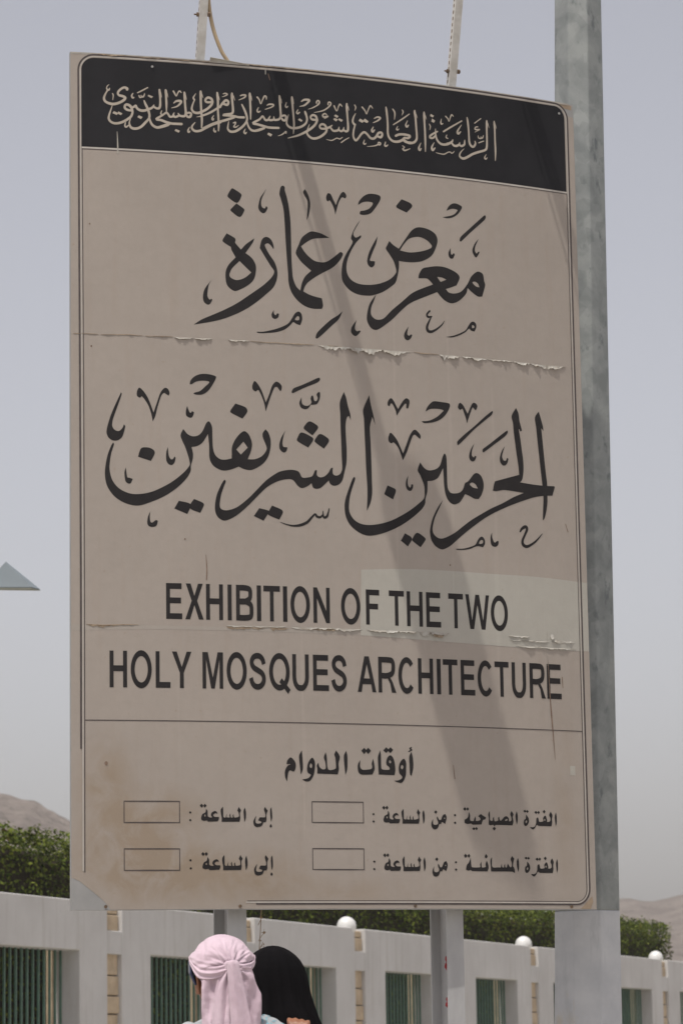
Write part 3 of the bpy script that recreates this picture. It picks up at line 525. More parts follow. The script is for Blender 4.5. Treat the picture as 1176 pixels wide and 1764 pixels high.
ROW_A_TO = '''P 1240,714c 1230,694 1230,666 1235,612c 1243,630 1247,653 1247,685
P 1196,719c 1185,693 1193,680 1195,652 1179,645 1161,645 1156,669c 1149,656 1151,645 1138,644 1133,674c 1126,658 1128,644 1113,644 1105,646 1110,673c 1102,655 1098,644 1088,644 1082,651 1081,692 1080,720c 1064,699 1064,673 1070,641 1069,613c 1199,614c 1205,638 1203,675 1211,694 1204,705
P 925,740c 938,726c 927,711c 912,726c
P 949,740c 962,726c 948,712c 937,726c
P 1023,690c 1035,682 1040,669c 1025,673 1012,666 1009,657 1019,648 1050,647c 1049,632 1041,616c 971,613c 963,622 941,619 923,626c 921,640 931,667 952,679 957,704c 967,691 969,672 970,652 986,643 1001,645 992,659 997,675 1007,684|946,663 954,661 951,649 944,653
P 1388,720c 1380,704 1382,692 1389,671 1390,654 1384,646 1349,646 1342,637 1337,623c 1353,619 1361,613 1357,606 1340,602 1325,603 1317,611 1317,631 1324,659c 1312,641 1302,622 1301,608 1306,589 1318,579 1333,577 1353,581 1366,591 1374,611c 1391,612c 1398,627 1397,656 1399,675 1407,693 1400,702
P 1435,718c 1426,703 1425,677 1427,644 1430,614c 1435,625 1440,644 1439,678 1437,698
P 1428,599 1438,584 1428,575 1420,583'''
COLON_A_TO = '''P 843,686 852,678 843,670 835,678
P 843,632 851,624 843,616 835,624'''
ROW_B_PERIOD = '''P 3711,371c 3700,343 3701,316 3706,268c 3715,295 3717,344
P 3666,376c 3651,349 3660,329 3658,305 3633,299 3632,314 3622,342 3610,343 3597,324 3598,303 3571,298 3561,303 3558,320 3552,332c 3539,323 3536,306 3534,285 3517,261 3480,258c 3492,247 3508,241 3525,254 3540,275 3558,268 3669,268c 3676,295 3675,322 3680,350|3611,322 3618,314 3612,306 3605,312
P 3451,350c 3470,325 3474,298 3461,273 3440,266 3429,283 3434,311 3446,318|3452,308 3458,299 3450,287 3444,296
P 3609,388c 3620,374c 3608,360c 3594,374c
P 3537,379c 3550,366c 3536,355c 3522,367c
P 3560,380c 3571,367c 3558,356c 3546,366c
P 3441,384c 3454,374c 3441,363c 3427,375c
P 3462,383c 3475,373c 3462,362c 3450,373c
P 3372,375c 3361,348 3362,313 3370,271c 3379,300 3379,348
P 3322,388c 3309,364 3318,340 3317,313 3304,306 3284,333c 3278,316 3276,306 3264,306 3261,333c 3252,316 3252,306 3238,305 3233,333c 3228,316 3224,304 3204,304 3161,303 3151,318 3153,379c 3139,355 3140,318 3142,274c 3319,274 3342,264c 3343,286 3335,306 3328,313 3333,347 3340,368 3330,378
P 3108,353c 3097,324 3099,308 3087,303 3067,304 3063,344c 3052,324 3054,307 3040,302 2997,302 2982,307 2976,371c 2960,337 2944,320 2935,286c 2954,279 2974,283 2985,276 3113,274c 3122,298 3120,325
P 3103,399 3116,382 3104,369 3093,379
P 2934,401c 2949,384c 2934,370c 2920,384c
P 2961,401c 2974,384c 2961,371c 2949,384c
P 2854,346 2864,338 2854,330 2845,338
P 2854,294 2864,285 2854,277 2845,285'''
ROW_B_FROM = '''P 2776,346c 2786,327 2785,304 2773,273c 2759,283 2749,285 2741,272c 2730,272 2725,269 2722,259 2711,241 2690,233 2672,240 2663,261 2666,284 2678,308c 2676,284 2680,270 2694,265 2712,271 2717,285 2710,303 2708,317 2713,327c 2721,313 2728,301 2741,304 2750,322 2760,339|2769,320 2774,316 2771,309 2765,313
P 2700,372c 2713,359c 2700,345c 2687,358c
P 2603,372c 2594,352 2593,325 2598,270c 2607,288 2611,311 2610,343
P 2560,377c 2548,352 2556,338 2558,310 2543,303 2525,303 2519,327c 2512,314 2515,303 2502,303 2496,333c 2489,316 2492,303 2476,302 2469,305 2473,331c 2465,314 2461,302 2451,302 2445,309 2444,350 2443,378c 2428,357 2427,332 2433,300 2433,271c 2563,273c 2568,297 2566,334 2575,352 2567,364
P 2289,398c 2301,384c 2291,369c 2276,384c
P 2312,398c 2325,385c 2312,371c 2300,384c
P 2386,348c 2399,341 2403,328c 2388,331 2375,324 2373,315 2383,306 2413,305c 2413,290 2405,274c 2334,272c 2327,280 2304,277 2286,284c 2284,298 2295,326 2315,337 2321,363c 2331,349 2333,331 2334,310 2350,301 2365,303 2355,317 2360,333 2371,343|2310,321 2317,319 2315,307 2307,311'''
COLON_B_FROM = '''P 2207,346 2216,338 2207,330 2198,338
P 2206,293 2215,285 2206,277 2197,285'''
ROW_B_TO = '''P 1247,376c 1238,356 1237,328 1242,274c 1251,292 1255,315 1254,347
P 1204,381c 1192,355 1200,342 1202,314 1187,307 1169,307 1163,331c 1156,318 1159,307 1146,306 1140,336c 1133,320 1136,306 1120,306 1113,308 1117,335c 1109,317 1105,306 1095,306 1089,313 1088,354 1087,382c 1072,361 1071,335 1077,303 1077,275c 1207,276c 1212,300 1210,337 1219,356 1211,367
P 933,402c 945,388c 935,373c 920,388c
P 956,402c 969,388c 956,374c 944,388c
P 1030,352c 1043,344 1047,331c 1032,335 1019,328 1017,319 1027,310 1057,309c 1057,294 1049,278c 978,275c 971,284 948,281 930,288c 928,302 939,329 959,341 965,366c 975,353 977,334 978,314 994,305 1009,307 999,321 1004,337 1015,346|954,325 961,323 959,311 951,315
P 1389,381c 1382,365 1384,353 1390,332 1391,315 1386,307 1351,307 1344,298 1338,284c 1355,280 1362,275 1359,267 1341,263 1326,264 1318,272 1318,292 1326,320c 1313,302 1303,284 1303,269 1307,250 1319,240 1334,238 1354,242 1367,253 1375,273c 1393,274c 1400,288 1399,318 1400,336 1408,354 1402,364
P 1437,379c 1428,364 1426,339 1428,305 1431,275c 1437,286 1441,305 1441,339 1439,360
P 1430,260 1439,245 1430,236 1422,245'''
COLON_B_TO = '''P 843,352 851,344 843,336 835,344
P 845,296 853,288 844,280 836,288'''
# ------------------------------------------------------------------ the bowed sign board
CX, CY, RAD, PH0, KAP, WID, VB, HGT = -2.17335724, 16.39449718, 5.92101247, 0.20709274, 0.16889003, 2.0278, 1.8570, 3.0906
def surf(u, v, h=0.0):
    """a point of the board: u along it from the left edge, v above its lower edge, h out of its face"""
    ph = PH0 + KAP*u
    return Vector((CX + (RAD+h)*math.sin(ph), CY - (RAD+h)*math.cos(ph), VB + v))
def tang(u):
    ph = PH0 + KAP*u
    return Vector((math.cos(ph), math.sin(ph), 0)), Vector((math.sin(ph), -math.cos(ph), 0))
SB = Vector((0.0, 11.0, 0.0))
sign = empty('information_sign', SB, 'tall weathered beige notice board with black header, Arabic calligraphy and English lines', 'sign')
def finish_board(name, bm, mat, parent=None, step=.04, label=None):
    """bm holds flat (u, v, h): slice it so that it follows the bow, then bend it"""
    us = [v.co.x for v in bm.verts]
    k0, k1 = math.floor(min(us)/step), math.ceil(max(us)/step)
    for k in range(k0+1, k1):
        bmesh.ops.bisect_plane(bm, geom=bm.verts[:]+bm.edges[:]+bm.faces[:], dist=1e-6, plane_co=(k*step, 0, 0), plane_no=(1, 0, 0))
    uvl = bm.loops.layers.uv.new('UVMap')
    for f in bm.faces:
        for l in f.loops: l[uvl].uv = (l.vert.co.x, l.vert.co.y)
    for f in bm.faces:
        f.normal_update()
        if f.normal.z < -0.2: f.normal_flip()
    for v in bm.verts:
        v.co = surf(*v.co) - SB
    o = obj(name, bm, mat, parent or sign)
    if label: o['label'] = label
    return o
def add_poly(bm, loops, h):
    loops = [[Vector((x, y, 0)) for x, y in L] for L in loops]
    tris = tessellate_polygon(loops)
    flat = [p for L in loops for p in L]
    vs = [bm.verts.new((p.x, p.y, h)) for p in flat]
    for t in tris:
        if len(set(t)) == 3:
            try: bm.faces.new([vs[i] for i in t])
            except ValueError: pass
def add_stroke(bm, pts, h, sx=1.0, n=4, caps=True, sub=True):
    """pts (u, v, width); sx squeezes the pen horizontally"""
    P = smooth_open(pts, n) if sub and len(pts) > 2 else list(pts)
    P = [(p[0]/sx, p[1], max(p[2], .0008)) for p in P]
    if caps:
        (x0, y0, w0), (x1, y1, w1) = P[0], P[1]
        d = math.hypot(x1-x0, y1-y0) or 1
        P.insert(0, (x0-(x1-x0)/d*w0*.35, y0-(y1-y0)/d*w0*.35, w0*.55))
        (x0, y0, w0), (x1, y1, w1) = P[-1], P[-2]
        d = math.hypot(x1-x0, y1-y0) or 1
        P.append((x0-(x1-x0)/d*w0*.35, y0-(y1-y0)/d*w0*.35, w0*.55))
    prev = None
    for i, (x, y, wd) in enumerate(P):
        a = P[max(i-1, 0)]; b = P[min(i+1, len(P)-1)]
        tx, ty = b[0]-a[0], b[1]-a[1]; L = math.hypot(tx, ty) or 1
        nx, ny = -ty/L, tx/L
        hh = h + i*3e-6
        l = bm.verts.new(((x+nx*wd/2)*sx, y+ny*wd/2, hh)); r_ = bm.verts.new(((x-nx*wd/2)*sx, y-ny*wd/2, hh))
        if prev: bm.faces.new((prev[0], prev[1], r_, l))
        prev = (l, r_)
def read_marks(txt):
    out = []
    for line in txt.strip().split('\n'):
        k, rest = line[0], line[2:]
        if k == 'P':
            loops = []
            for L in rest.split('|'):
                pts = []
                for t in L.split():
                    c = t.endswith('c'); a, b = t.rstrip('c').split(',')
                    pts.append((float(a)/2000, float(b)/2000, c))
                loops.append(smooth_closed(pts))
            out.append(('P', loops))
        else:
            out.append(('S', [tuple(float(z)/2000 for z in t.split(',')) for t in rest.split()]))
    return out
def lettering(name, txt, mat, h, label=None):
    bm = bmesh.new()
    for i, (k, d) in enumerate(read_marks(txt)):
        hh = h + (i % 40)*4e-6
        if k == 'P': add_poly(bm, d, hh)
        else: add_stroke(bm, d, hh)
    return finish_board(name, bm, mat, label=label)

# panel with thickness, and its three vinyl sheets
bm = bmesh.new()
N = 40
grid = []
for side in (0, 1):
    grid.append([[bm.verts.new(surf(WID*i/N, HGT*j, -.028*side) - SB) for j in (0, 1)] for i in range(N+1)])
for i in range(N):
    f, b = grid
    bm.faces.new((f[i][0], f[i+1][0], f[i+1][1], f[i][1]))
    bm.faces.new((b[i][0], b[i][1], b[i+1][1], b[i+1][0]))
    for j in (0, 1): bm.faces.new((f[i][j], f[i+1][j], b[i+1][j], b[i][j]))
for i in (0, N): bm.faces.new((grid[0][i][0], grid[0][i][1], grid[1][i][1], grid[1][i][0]))
bmesh.ops.recalc_face_normals(bm, faces=bm.faces)
obj('panel', bm, M['sheet'], sign)
random.seed(4)
def wob(u, s, a, seed=0.0):
    return a*noise.noise(Vector((u*s, seed, 1.7))) + .4*a*noise.noise(Vector((u*s*4.1, seed, 5.2)))
def sheet(v0, v1, h, mat, seed, amp0, amp1, u0=.0015, u1=WID-.001, poly=None, name='vinyl_sheet'):
    bm = bmesh.new()
    n = 220
    lo = [(u0+(u1-u0)*i/n, v0 + wob(i/n*2, 9, amp0, seed)) for i in range(n+1)]
    hi = [(u0+(u1-u0)*i/n, v1 + wob(i/n*2, 9, amp1, seed+9)) for i in range(n+1)]
    add_poly(bm, [lo + hi[::-1]], h)
    return finish_board(name, bm, mat)
# bottom sheet: bare metal shows at its lower left corner
bm = bmesh.new()
pts = [(.138, .002), (.118, .028), (.088, .055), (.052, .083), (.03, .101), (.002, .113), (.0015, 1.0)]
n = 120
pts += [(.002+(WID-.003)*i/n, 1.006 + wob(i/60, 8, .003, 3)) for i in range(1, n+1)]
pts += [(WID-.001, .003)]
add_poly(bm, [pts], .0006)
finish_board('vinyl_sheet', bm, M['film_low'], label='stained lowest vinyl sheet peeled off at its lower left corner')
sheet(.9975, 2.05, .0008, M['film'], 21, .0035, .003)
# upper sheet: bare metal at its upper right corner
bm = bmesh.new()
n = 160
lo = [(.0015+(WID-.003)*i/n, 2.0425 + wob(i/80, 12, .003, 33)) for i in range(n+1)]
hi = [(WID-.002, 2.98), (WID-.004, 3.037), (2.004, 3.039), (1.985, 3.052), (1.955, 3.064), (1.90, 3.078)] + [(1.88-1.8785*i/60, 3.084 + wob(i/30, 14, .003, 51)) for i in range(61)]
add_poly(bm, [lo + hi], .0010)
finish_board('vinyl_sheet', bm, M['film'])
for pts in ([(1.965, 3.071), (2.017, 3.066), (2.018, 3.083), (1.99, 3.088), (1.962, 3.085)], [(1.955, .004), (2.0, .004), (2.012, .03), (2.008, .05), (1.985, .03)]):
    bm = bmesh.new()
    add_poly(bm, [pts], .0006 if pts[0][1] > 1 else .0011)
    finish_board('glue_mark', bm, M['tan'])
# pale replaced strip round THE TWO
bm = bmesh.new()
top = [(1.072, 1.222), (1.25, 1.232), (1.43, 1.2335), (1.60, 1.2315), (1.80, 1.231), (2.025, 1.2215)]
low = [(2.026, .962), (1.9, .960), (1.72, .962), (1.55, .966), (1.35, .972), (1.2, .978), (1.065, .982)]
add_poly(bm, [smooth_open(top, 4) + low], .0011)
finish_board('vinyl_patch', bm, M['film_pale'], label='paler vinyl strip pasted behind the words THE TWO')
bm = bmesh.new()
add_poly(bm, [[(1.060, .983), (.8, .984), (.5, .985), (.25, .984), (.003, .976), (.003, .997), (.3, .9985), (.7, .9975), (1.0, .9985), (1.060, .9995)]], .00095)
finish_board('vinyl_strip', bm, M['film_band'])
# black header band, its white and grey rules
def rounded(u0, u1, v0, v1, rad, top=True, bot=False, n=10):
    P = []
    def arc(cu, cv, a0):
        for i in range(n+1):
            a = R(a0 + 90*i/n); P.append((cu + rad*math.cos(a), cv + rad*math.sin(a)))
    if top: arc(u1-rad, v1-rad, 0); arc(u0+rad, v1-rad, 90)
    else: P.extend([(u1, v1), (u0, v1)])
    if bot: arc(u0+rad, v0+rad, 180); arc(u1-rad, v0+rad, 270)
    else: P.extend([(u0, v0), (u1, v0)])
    return P
bm = bmesh.new()
add_poly(bm, [rounded(.0405, 1.9835, 2.7365, 3.0715, .047)], .00115)
finish_board('header_band', bm, M['band'])
def rule(name, pts, wd, mat, h):
    bm = bmesh.new()
    P = []
    for a, b in zip(pts, pts[1:]):
        m = max(1, int(math.hypot(b[0]-a[0], b[1]-a[1])/.05))
        for i in range(m): P.append((a[0]+(b[0]-a[0])*i/m, a[1]+(b[1]-a[1])*i/m, wd))
    P.append((*pts[-1], wd))
    add_stroke(bm, P, h, caps=False, sub=False)
    return finish_board(name, bm, mat)
def frame_path(uL, uR, vB, vT, rad, left_end, bottom_end):
    P = [(bottom_end, vB)]
    def arc(cu, cv, a0, sg=1):
        for i in range(13):
            a = R(a0 + 90*i/12); P.append((cu + rad*math.cos(a), cv + rad*math.sin(a)))
    arc(uR-rad, vB+rad, 270); arc(uR-rad, vT-rad, 0); arc(uL+rad, vT-rad, 90)
    v = vT-rad
    while v > left_end:
        P.append((uL, v)); v -= .1
    P.append((uL, left_end))
    return [(u + (-.0068*max(0, (v-1.1)/1.95)**1.2 + .0008 if u < .5 else 0), v) for u, v in P]
rule('border_line', frame_path(.0352, 1.9975, .0198, 3.0830, .060, .560, .657), .0062, M['ink_thin'], .00145)
rule('border_line', frame_path(.0425, 1.9905, .0255, 3.0765, .053, .135, .62), .0052, M['softline'], .00135)
P = frame_path(.0490, 1.9845, .0300, 3.0715, .046, .131, .625)
i0 = next(i for i, p in enumerate(P) if p[1] > 2.9)
rule('border_line', P[:i0] + [(1.9845, 2.73)], .0026, M['ink_thin'], .00150)
rule('border_line', [(.0432, 2.73), (.0470, 2.0), (.0490, 1.2), (.0488, .131)], .0028, M['ink_thin'], .00150)
rule('header_rule', [(.042, 2.7325), (1.984, 2.7325)], .0048, M['whiteline'], .00155)
rule('header_rule', [(.044, 2.7275), (1.984, 2.7275)], .0024, M['ink_thin'], .00160)
rule('divider_line', [(.0500, .6605), (1.9840, .6602)], .0034, M['ink_thin'], .00135)
for (a, b, c, d) in ((.1865, .3835, .3035, .3775), (.1865, .3830, .1373, .2118), (.8690, 1.0645, .3065, .3800), (.8690, 1.0642, .1402, .2140)):
    rule('hour_box', [((a+b)/2, d), (a, d), (a, c), (b, c), (b, d), ((a+b)/2, d)], .0042, M['ink_thin'], .00135)
lettering('lettering', HEADER_LINE, M['cream'], .00135, 'line of cream Arabic script in the black header')
lettering('lettering', LINE_ONE, M['ink'], .00130, 'upper line of large black Arabic calligraphy')
lettering('lettering', LINE_TWO, M['ink'], .00130, 'lower line of large black Arabic calligraphy')
lettering('lettering', HOURS_TITLE, M['ink'], .00130, 'short Arabic heading of the opening hours')
lettering('lettering', ROW_A_PERIOD, M['ink'], .00130, 'small Arabic phrase at the right end of the upper row of hours')
lettering('lettering', ROW_A_FROM, M['ink'], .00130, 'small Arabic phrase between the two boxes of the upper row')
lettering('lettering', ROW_A_TO, M['ink'], .00130, 'small Arabic phrase right of the left box of the upper row')
lettering('lettering', ROW_B_PERIOD, M['ink'], .00130, 'small Arabic phrase at the right end of the lower row of hours')
lettering('lettering', ROW_B_FROM, M['ink'], .00130, 'small Arabic phrase between the two boxes of the lower row')
lettering('lettering', ROW_B_TO, M['ink'], .00130, 'small Arabic phrase right of the left box of the lower row')

for txt in (COLON_A_FROM, COLON_A_TO, COLON_B_FROM, COLON_B_TO): lettering('colon', txt, M['ink'], .00130)

# English capitals: squeezed bold sans
def capital(bm, ch, u0, u1, v0, v1, h, st=.0142, bar=.0208):
    W, H = u1-u0, v1-v0
    sx = st/bar
    def pol(*loops): add_poly(bm, [[(u0+x, v0+y) for x, y in L] for L in loops], h)
    def rect(a, b, c, d): pol([(a, c), (b, c), (b, d), (a, d)])
    def pen(pts, wd=bar, k=0): add_stroke(bm, [(u0+x*W, v0+y*H, wd) for x, y in pts], h + k*9e-5, sx, 5, caps=False)
    def ell(cx, cy, rx, ry, n=48): return [(cx+rx*math.cos(2*math.pi*i/n), cy+ry*math.sin(2*math.pi*i/n)) for i in range(n)]
    m = H*.52
    if ch == 'E': pol([(0,0),(W,0),(W,bar),(st,bar),(st,m-bar/2),(W*.93,m-bar/2),(W*.93,m+bar/2),(st,m+bar/2),(st,H-bar),(W*.97,H-bar),(W*.97,H),(0,H)])
    elif ch == 'F': pol([(0,0),(st,0),(st,m-bar/2),(W*.90,m-bar/2),(W*.90,m+bar/2),(st,m+bar/2),(st,H-bar),(W,H-bar),(W,H),(0,H)])
    elif ch == 'H': pol([(0,0),(st,0),(st,m-bar/2),(W-st,m-bar/2),(W-st,0),(W,0),(W,H),(W-st,H),(W-st,m+bar/2),(st,m+bar/2),(st,H),(0,H)])
    elif ch == 'I': rect(0, W, 0, H)
    elif ch == 'L': pol([(0,0),(W,0),(W,bar),(st,bar),(st,H),(0,H)])
    elif ch == 'T': pol([(W/2-st/2,0),(W/2+st/2,0),(W/2+st/2,H-bar),(W,H-bar),(W,H),(0,H),(0,H-bar),(W/2-st/2,H-bar)])
    elif ch == 'X': 
        g = st*1.22
        pol([(0,0),(g,0),(W/2,H*.40),(W-g,0),(W,0),(W/2+g*.58,H*.52),(W*.96,H),(W*.96-g,H),(W/2,H*.66),(W*.04+g,H),(W*.04,H),(W/2-g*.58,H*.52)])
    elif ch == 'N':
        g = st*.98
        pol([(0,0),(g,0),(g,H*.69),(W-g*1.06,0),(W,0),(W,H),(W-g,H),(W-g,H*.34),(g*1.06,H),(0,H)])
    elif ch == 'M':
        g = st*.92
        pol([(0,0),(g,0),(g,H*.80),(W/2-g*.5,0),(W/2+g*.5,0),(W-g,H*.80),(W-g,0),(W,0),(W,H),(W-g*1.5,H),(W/2,H*.30),(g*1.5,H),(0,H)])
    elif ch == 'W':
        g = st
        pol([(W*.27-g*.62,0),(W*.27+g*.52,0),(W/2,H*.70),(W*.73-g*.52,0),(W*.73+g*.62,0),(W,H),(W-g,H),(W*.73,H*.26),(W/2+g*.56,H),(W/2-g*.56,H),(W*.27,H*.26),(g,H),(0,H)])
    elif ch == 'Y': pol([(W/2-st/2,0),(W/2+st/2,0),(W/2+st/2,H*.42),(W,H),(W-st*1.2,H),(W/2,H*.58),(st*1.2,H),(0,H),(W/2-st/2,H*.42)])
    elif ch == 'A': pol([(0,0),(st*1.05,0),(W*.27,H*.22),(W*.73,H*.22),(W-st*1.05,0),(W,0),(W/2+st*.62,H),(W/2-st*.62,H)], [(W*.34,H*.22+bar),(W/2,H*.78),(W*.66,H*.22+bar)])
    elif ch in 'OQ':
        pol(ell(W/2, H/2, W/2, H*.52), ell(W/2, H/2, W/2-st, H*.52-bar)[::-1])
        if ch == 'Q': pen([(.55, .27), (.72, .14), (.97, -.05)], bar*.95, 1)
    elif ch == 'U': pen([(.5*st/W, 1), (.5*st/W, .62), (.5*st/W, .36), (st/W*.75, .20), (.33, .085), (.5, .066), (.67, .085), (1-st/W*.75, .20), (1-.5*st/W, .36), (1-.5*st/W, .62), (1-.5*st/W, 1)])
    elif ch == 'C':
        P = []
        for i in range(25):
            a = R(42 + 276*i/24)
            P.append((.53 + (.53-.5*st/W)*math.cos(a)*.93, .5 + (.5-.5*bar/H+.015)*math.sin(a)))
        pen(P)
    elif ch == 'S':
        pen([(.86,.70),(.80,.82),(.66,.905),(.48,.93),(.28,.895),(.16,.80),(.17,.685),(.30,.59),(.52,.525),(.74,.45),(.85,.345),(.84,.215),(.70,.11),(.50,.07),(.30,.10),(.17,.19),(.10,.315)])
    elif ch in 'BR':
        rect(0, st, 0, H)
        y1, y0 = 1-.5*bar/H, .5*bar/H
        x1 = 1-.5*st/W
        if ch == 'B':
            pen([(st/W*.9, y1), (.5, y1), (.78, .88), (x1-.06, .76), (.78, .62), (.5, .535), (st/W*.9, .535)], bar, 1)
            pen([(st/W*.9, .535), (.55, .535), (.84, .45), (x1, .29), (.84, .12), (.55, y0), (st/W*.9, y0)], bar, 3)
        else:
            pen([(st/W*.9, y1), (.5, y1), (.78, .89), (x1-.05, .73), (.78, .55), (.5, .475), (st/W*.9, .475)], bar, 1)
            pol([(W*.40, H*.47), (W*.62, H*.47), (W*.80, H*.30), (W, 0), (W-st*1.25, 0), (W*.66, H*.26), (W*.52, H*.40)])
def capitals(text, v0, v1, label):
    bm = bmesh.new()
    for i, t in enumerate(text.split()):
        a, b = t[1:].split(',')
        capital(bm, t[0], float(a)/1000, float(b)/1000, v0, v1, .00130 + i*4e-6)
    return finish_board('lettering', bm, M['ink'], label=label)
capitals("E340,398 X409,476 H485,547 I564,579 B595,659 I672,688 T697,759 I770,786 O798,872 N885,948 O991,1066 F1088,1141 T1179,1239 H1250,1314 E1328,1388 T1419,1480 W1490,1590 O1596,1669", 1.0218, 1.1503, 'black English capitals EXHIBITION OF THE TWO')
capitals("H137,199 O212,287 L301,354 Y360,430 M470,545 O558,632 S641,704 Q715,792 U802,864 E880,940 S950,1010 A1051,1123 R1132,1202 C1209,1276 H1290,1351 I1366,1382 T1391,1451 E1464,1523 C1532,1599 T1606,1666 U1679,1740 R1756,1825 E1832,1896", .7766, .9062, 'black English capitals HOLY MOSQUES ARCHITECTURE')

# torn vinyl edges that stand off the face and throw small shadows
def flap(u0, u1, v, drop, out, seed, mat='paper', rise=0.0):
    bm = bmesh.new()
    n = max(8, int((u1-u0)/.003))
    rows = 5
    g = []
    for i in range(n+1):
        t = i/n; u = u0+(u1-u0)*t
        env = min(1, 6*t, 6*(1-t))**.7
        d = drop*env*(.68 + .75*noise.noise(Vector((u*31, seed, 0))) + .6*noise.noise(Vector((u*110, seed, 3))))
        o_ = .8*out*env*(.62 + 1.0*noise.noise(Vector((u*27, seed, 8))) + .7*noise.noise(Vector((u*95, seed, 5))))
        d = max(d, .0008); o_ = max(o_, .0006)
        sag = .0025*noise.noise(Vector((u*12, seed, 6)))
        g.append([bm.verts.new((u, v + sag + rise*env*(1-k/rows) - d*k/rows, .0016 + o_*(k/rows)**1.5)) for k in range(rows+1)])
    for a, b in zip(g, g[1:]):
        for k in range(rows): bm.faces.new((a[k], a[k+1], b[k+1], b[k]))
    o = finish_board('torn_flap', bm, M[mat])
    s = o.modifiers.new('thick', 'SOLIDIFY'); s.thickness = .0008
    return o
for (a, b, drop, out) in ((.375, .448, .006, .007), (.450, .515, .006, .008), (.575, .655, .006, .007), (.918, 1.285, .021, .011), (1.405, 1.487, .019, .010), (1.500, 1.605, .010, .008), (1.605, 1.72, .009, .007), (1.72, 1.815, .011, .010), (1.80, 1.955, .013, .011)):
    flap(a, b, 2.045, drop, out, a*7)
for (a, b, drop, out) in ((.01, .10, .002, .002), (.11, .26, .002, .003), (.27, .37, .0025, .003), (.66, .90, .003, .003), (.955, 1.01, .002, .002), (1.30, 1.40, .0025, .002)):
    flap(a, b, 2.0455, drop, out, a*5, 'glue')
for (a, b, drop, out) in ((.56, .66, .006, .003), (.66, .78, .005, .003), (.80, 1.07, .010, .005), (1.09, 1.315, .010, .007), (1.30, 1.36, .024, .009), (1.345, 1.42, .012, .006), (1.67, 1.76, .007, .006)):
    flap(a, b, 1.0035, drop, out, a*7)
flap(1.675, 1.845, .990, .006, .006, 2.2); flap(1.70, 1.965, .968, .006, .006, 3.1); flap(1.852, 1.868, 1.008, .010, .008, 3.3, rise=.012); flap(1.86, 1.96, .992, .006, .006, 5.1, rise=.006)
for (a, b, drop, out) in ((.055, .24, .003, .002), (.06, .17, .010, .0015), (.56, .70, .009, .001), (.72, .79, .010, .001), (.84, .98, .007, .001)):
    flap(a, b, .999, drop, out, a*3, 'glue')
flap(1.345, 1.40, .999, .020, .010, 9.2, 'glue')
# ragged upper edge
bm = bmesh.new()
n = 240
lo = [(.002+2.0*i/n, 3.0845 + wob(i/60, 12, .003, 71)) for i in range(n+1)]
hi = [(.002+2.0*i/n, 3.0898) for i in range(n+1)]
add_poly(bm, [lo + hi[::-1]], .0017)
finish_board('torn_edge', bm, M['paper'])
flap(.10, .20, 3.0875, .008, .003, 1.9, 'glue'); flap(.20, .55, 3.085, .004, .003, 4.4, 'glue'); flap(.55, 1.15, 3.086, .003, .003, 2.4, 'glue')
bm = bmesh.new()
g = []
for i in range(25):
    u = .515 + .15*i/24; e = (1-i/24)
    g.append([bm.verts.new((u, 3.082 + .012*e*k/3 + (.004 if k else 0), .004 + .012*e*(k/3)**2)) for k in range(4)])
for a, b in zip(g, g[1:]):
    for k in range(3): bm.faces.new((a[k], b[k], b[k+1], a[k+1]))
o = finish_board('peeled_strip', bm, M['paper']); o.modifiers.new('thick', 'SOLIDIFY').thickness = .001
# drips, scratches
for pts in ([(.486, 1.255, .0015), (.489, 1.20, .004), (.487, 1.165, .003)], [(1.838, .935, .0012), (1.843, .80, .003), (1.848, .72, .0055), (1.852, .66, .004), (1.856, .60, .003), (1.859, .55, .0012)], [(.738, 3.058, .003), (.745, 3.035, .003)],
            [(1.900, .86, .003), (1.902, .82, .003)], [(1.935, 1.44, .003), (1.945, 1.41, .003)], [(1.425, .52, .002), (1.43, .47, .003)]):
    bm = bmesh.new()
    add_stroke(bm, pts, .0018)
    finish_board('rust_streak', bm, M['rust'])
for (u, v, r_) in ((.124, .510, .006), (.41, 1.31, .0028), (1.43, 1.255, .0028), (.07, 2.45, .0028), (.075, 2.0, .0028)):
    bm = bmesh.new()
    add_poly(bm, [[(u+r_*math.cos(k*.7), v+1.2*r_*math.sin(k*.7)) for k in range(9)]], .0018)
    finish_board('rust_spot', bm, M['rust'])
for pts in ([(.1705, 2.798, .0022), (.172, 2.76, .004), (.173, 2.718, .0065)], [(.728, 3.085, .003), (.728, 3.055, .003)], [(1.838, 1.03, .0015), (1.838, .90, .0015)]):
    bm = bmesh.new()
    add_stroke(bm, pts, .0018)
    finish_board('white_scratch', bm, M['paper'])
bm = bmesh.new()
add_poly(bm, [[(1.925, .53), (1.948, .53), (1.948, .495), (1.925, .497)]], .0010)
finish_board('pale_sticker', bm, M['film_pale'])
# screws
for (u, v) in ((1.957, 3.044), (.1205, .0125), (.5985, .0118), (1.9127, .0113), (1.26, .0115), (.30, 3.05)):
    bm = bmesh.new()
    c = surf(u, v, .003) - SB; t_, n_ = tang(u)
    tube(bm, [c, c+n_*.003], .0058 if v < 1 else .0045, 10)
    obj('screw', bm, M['bolt'] if v < 1 else M['sheet'], sign)
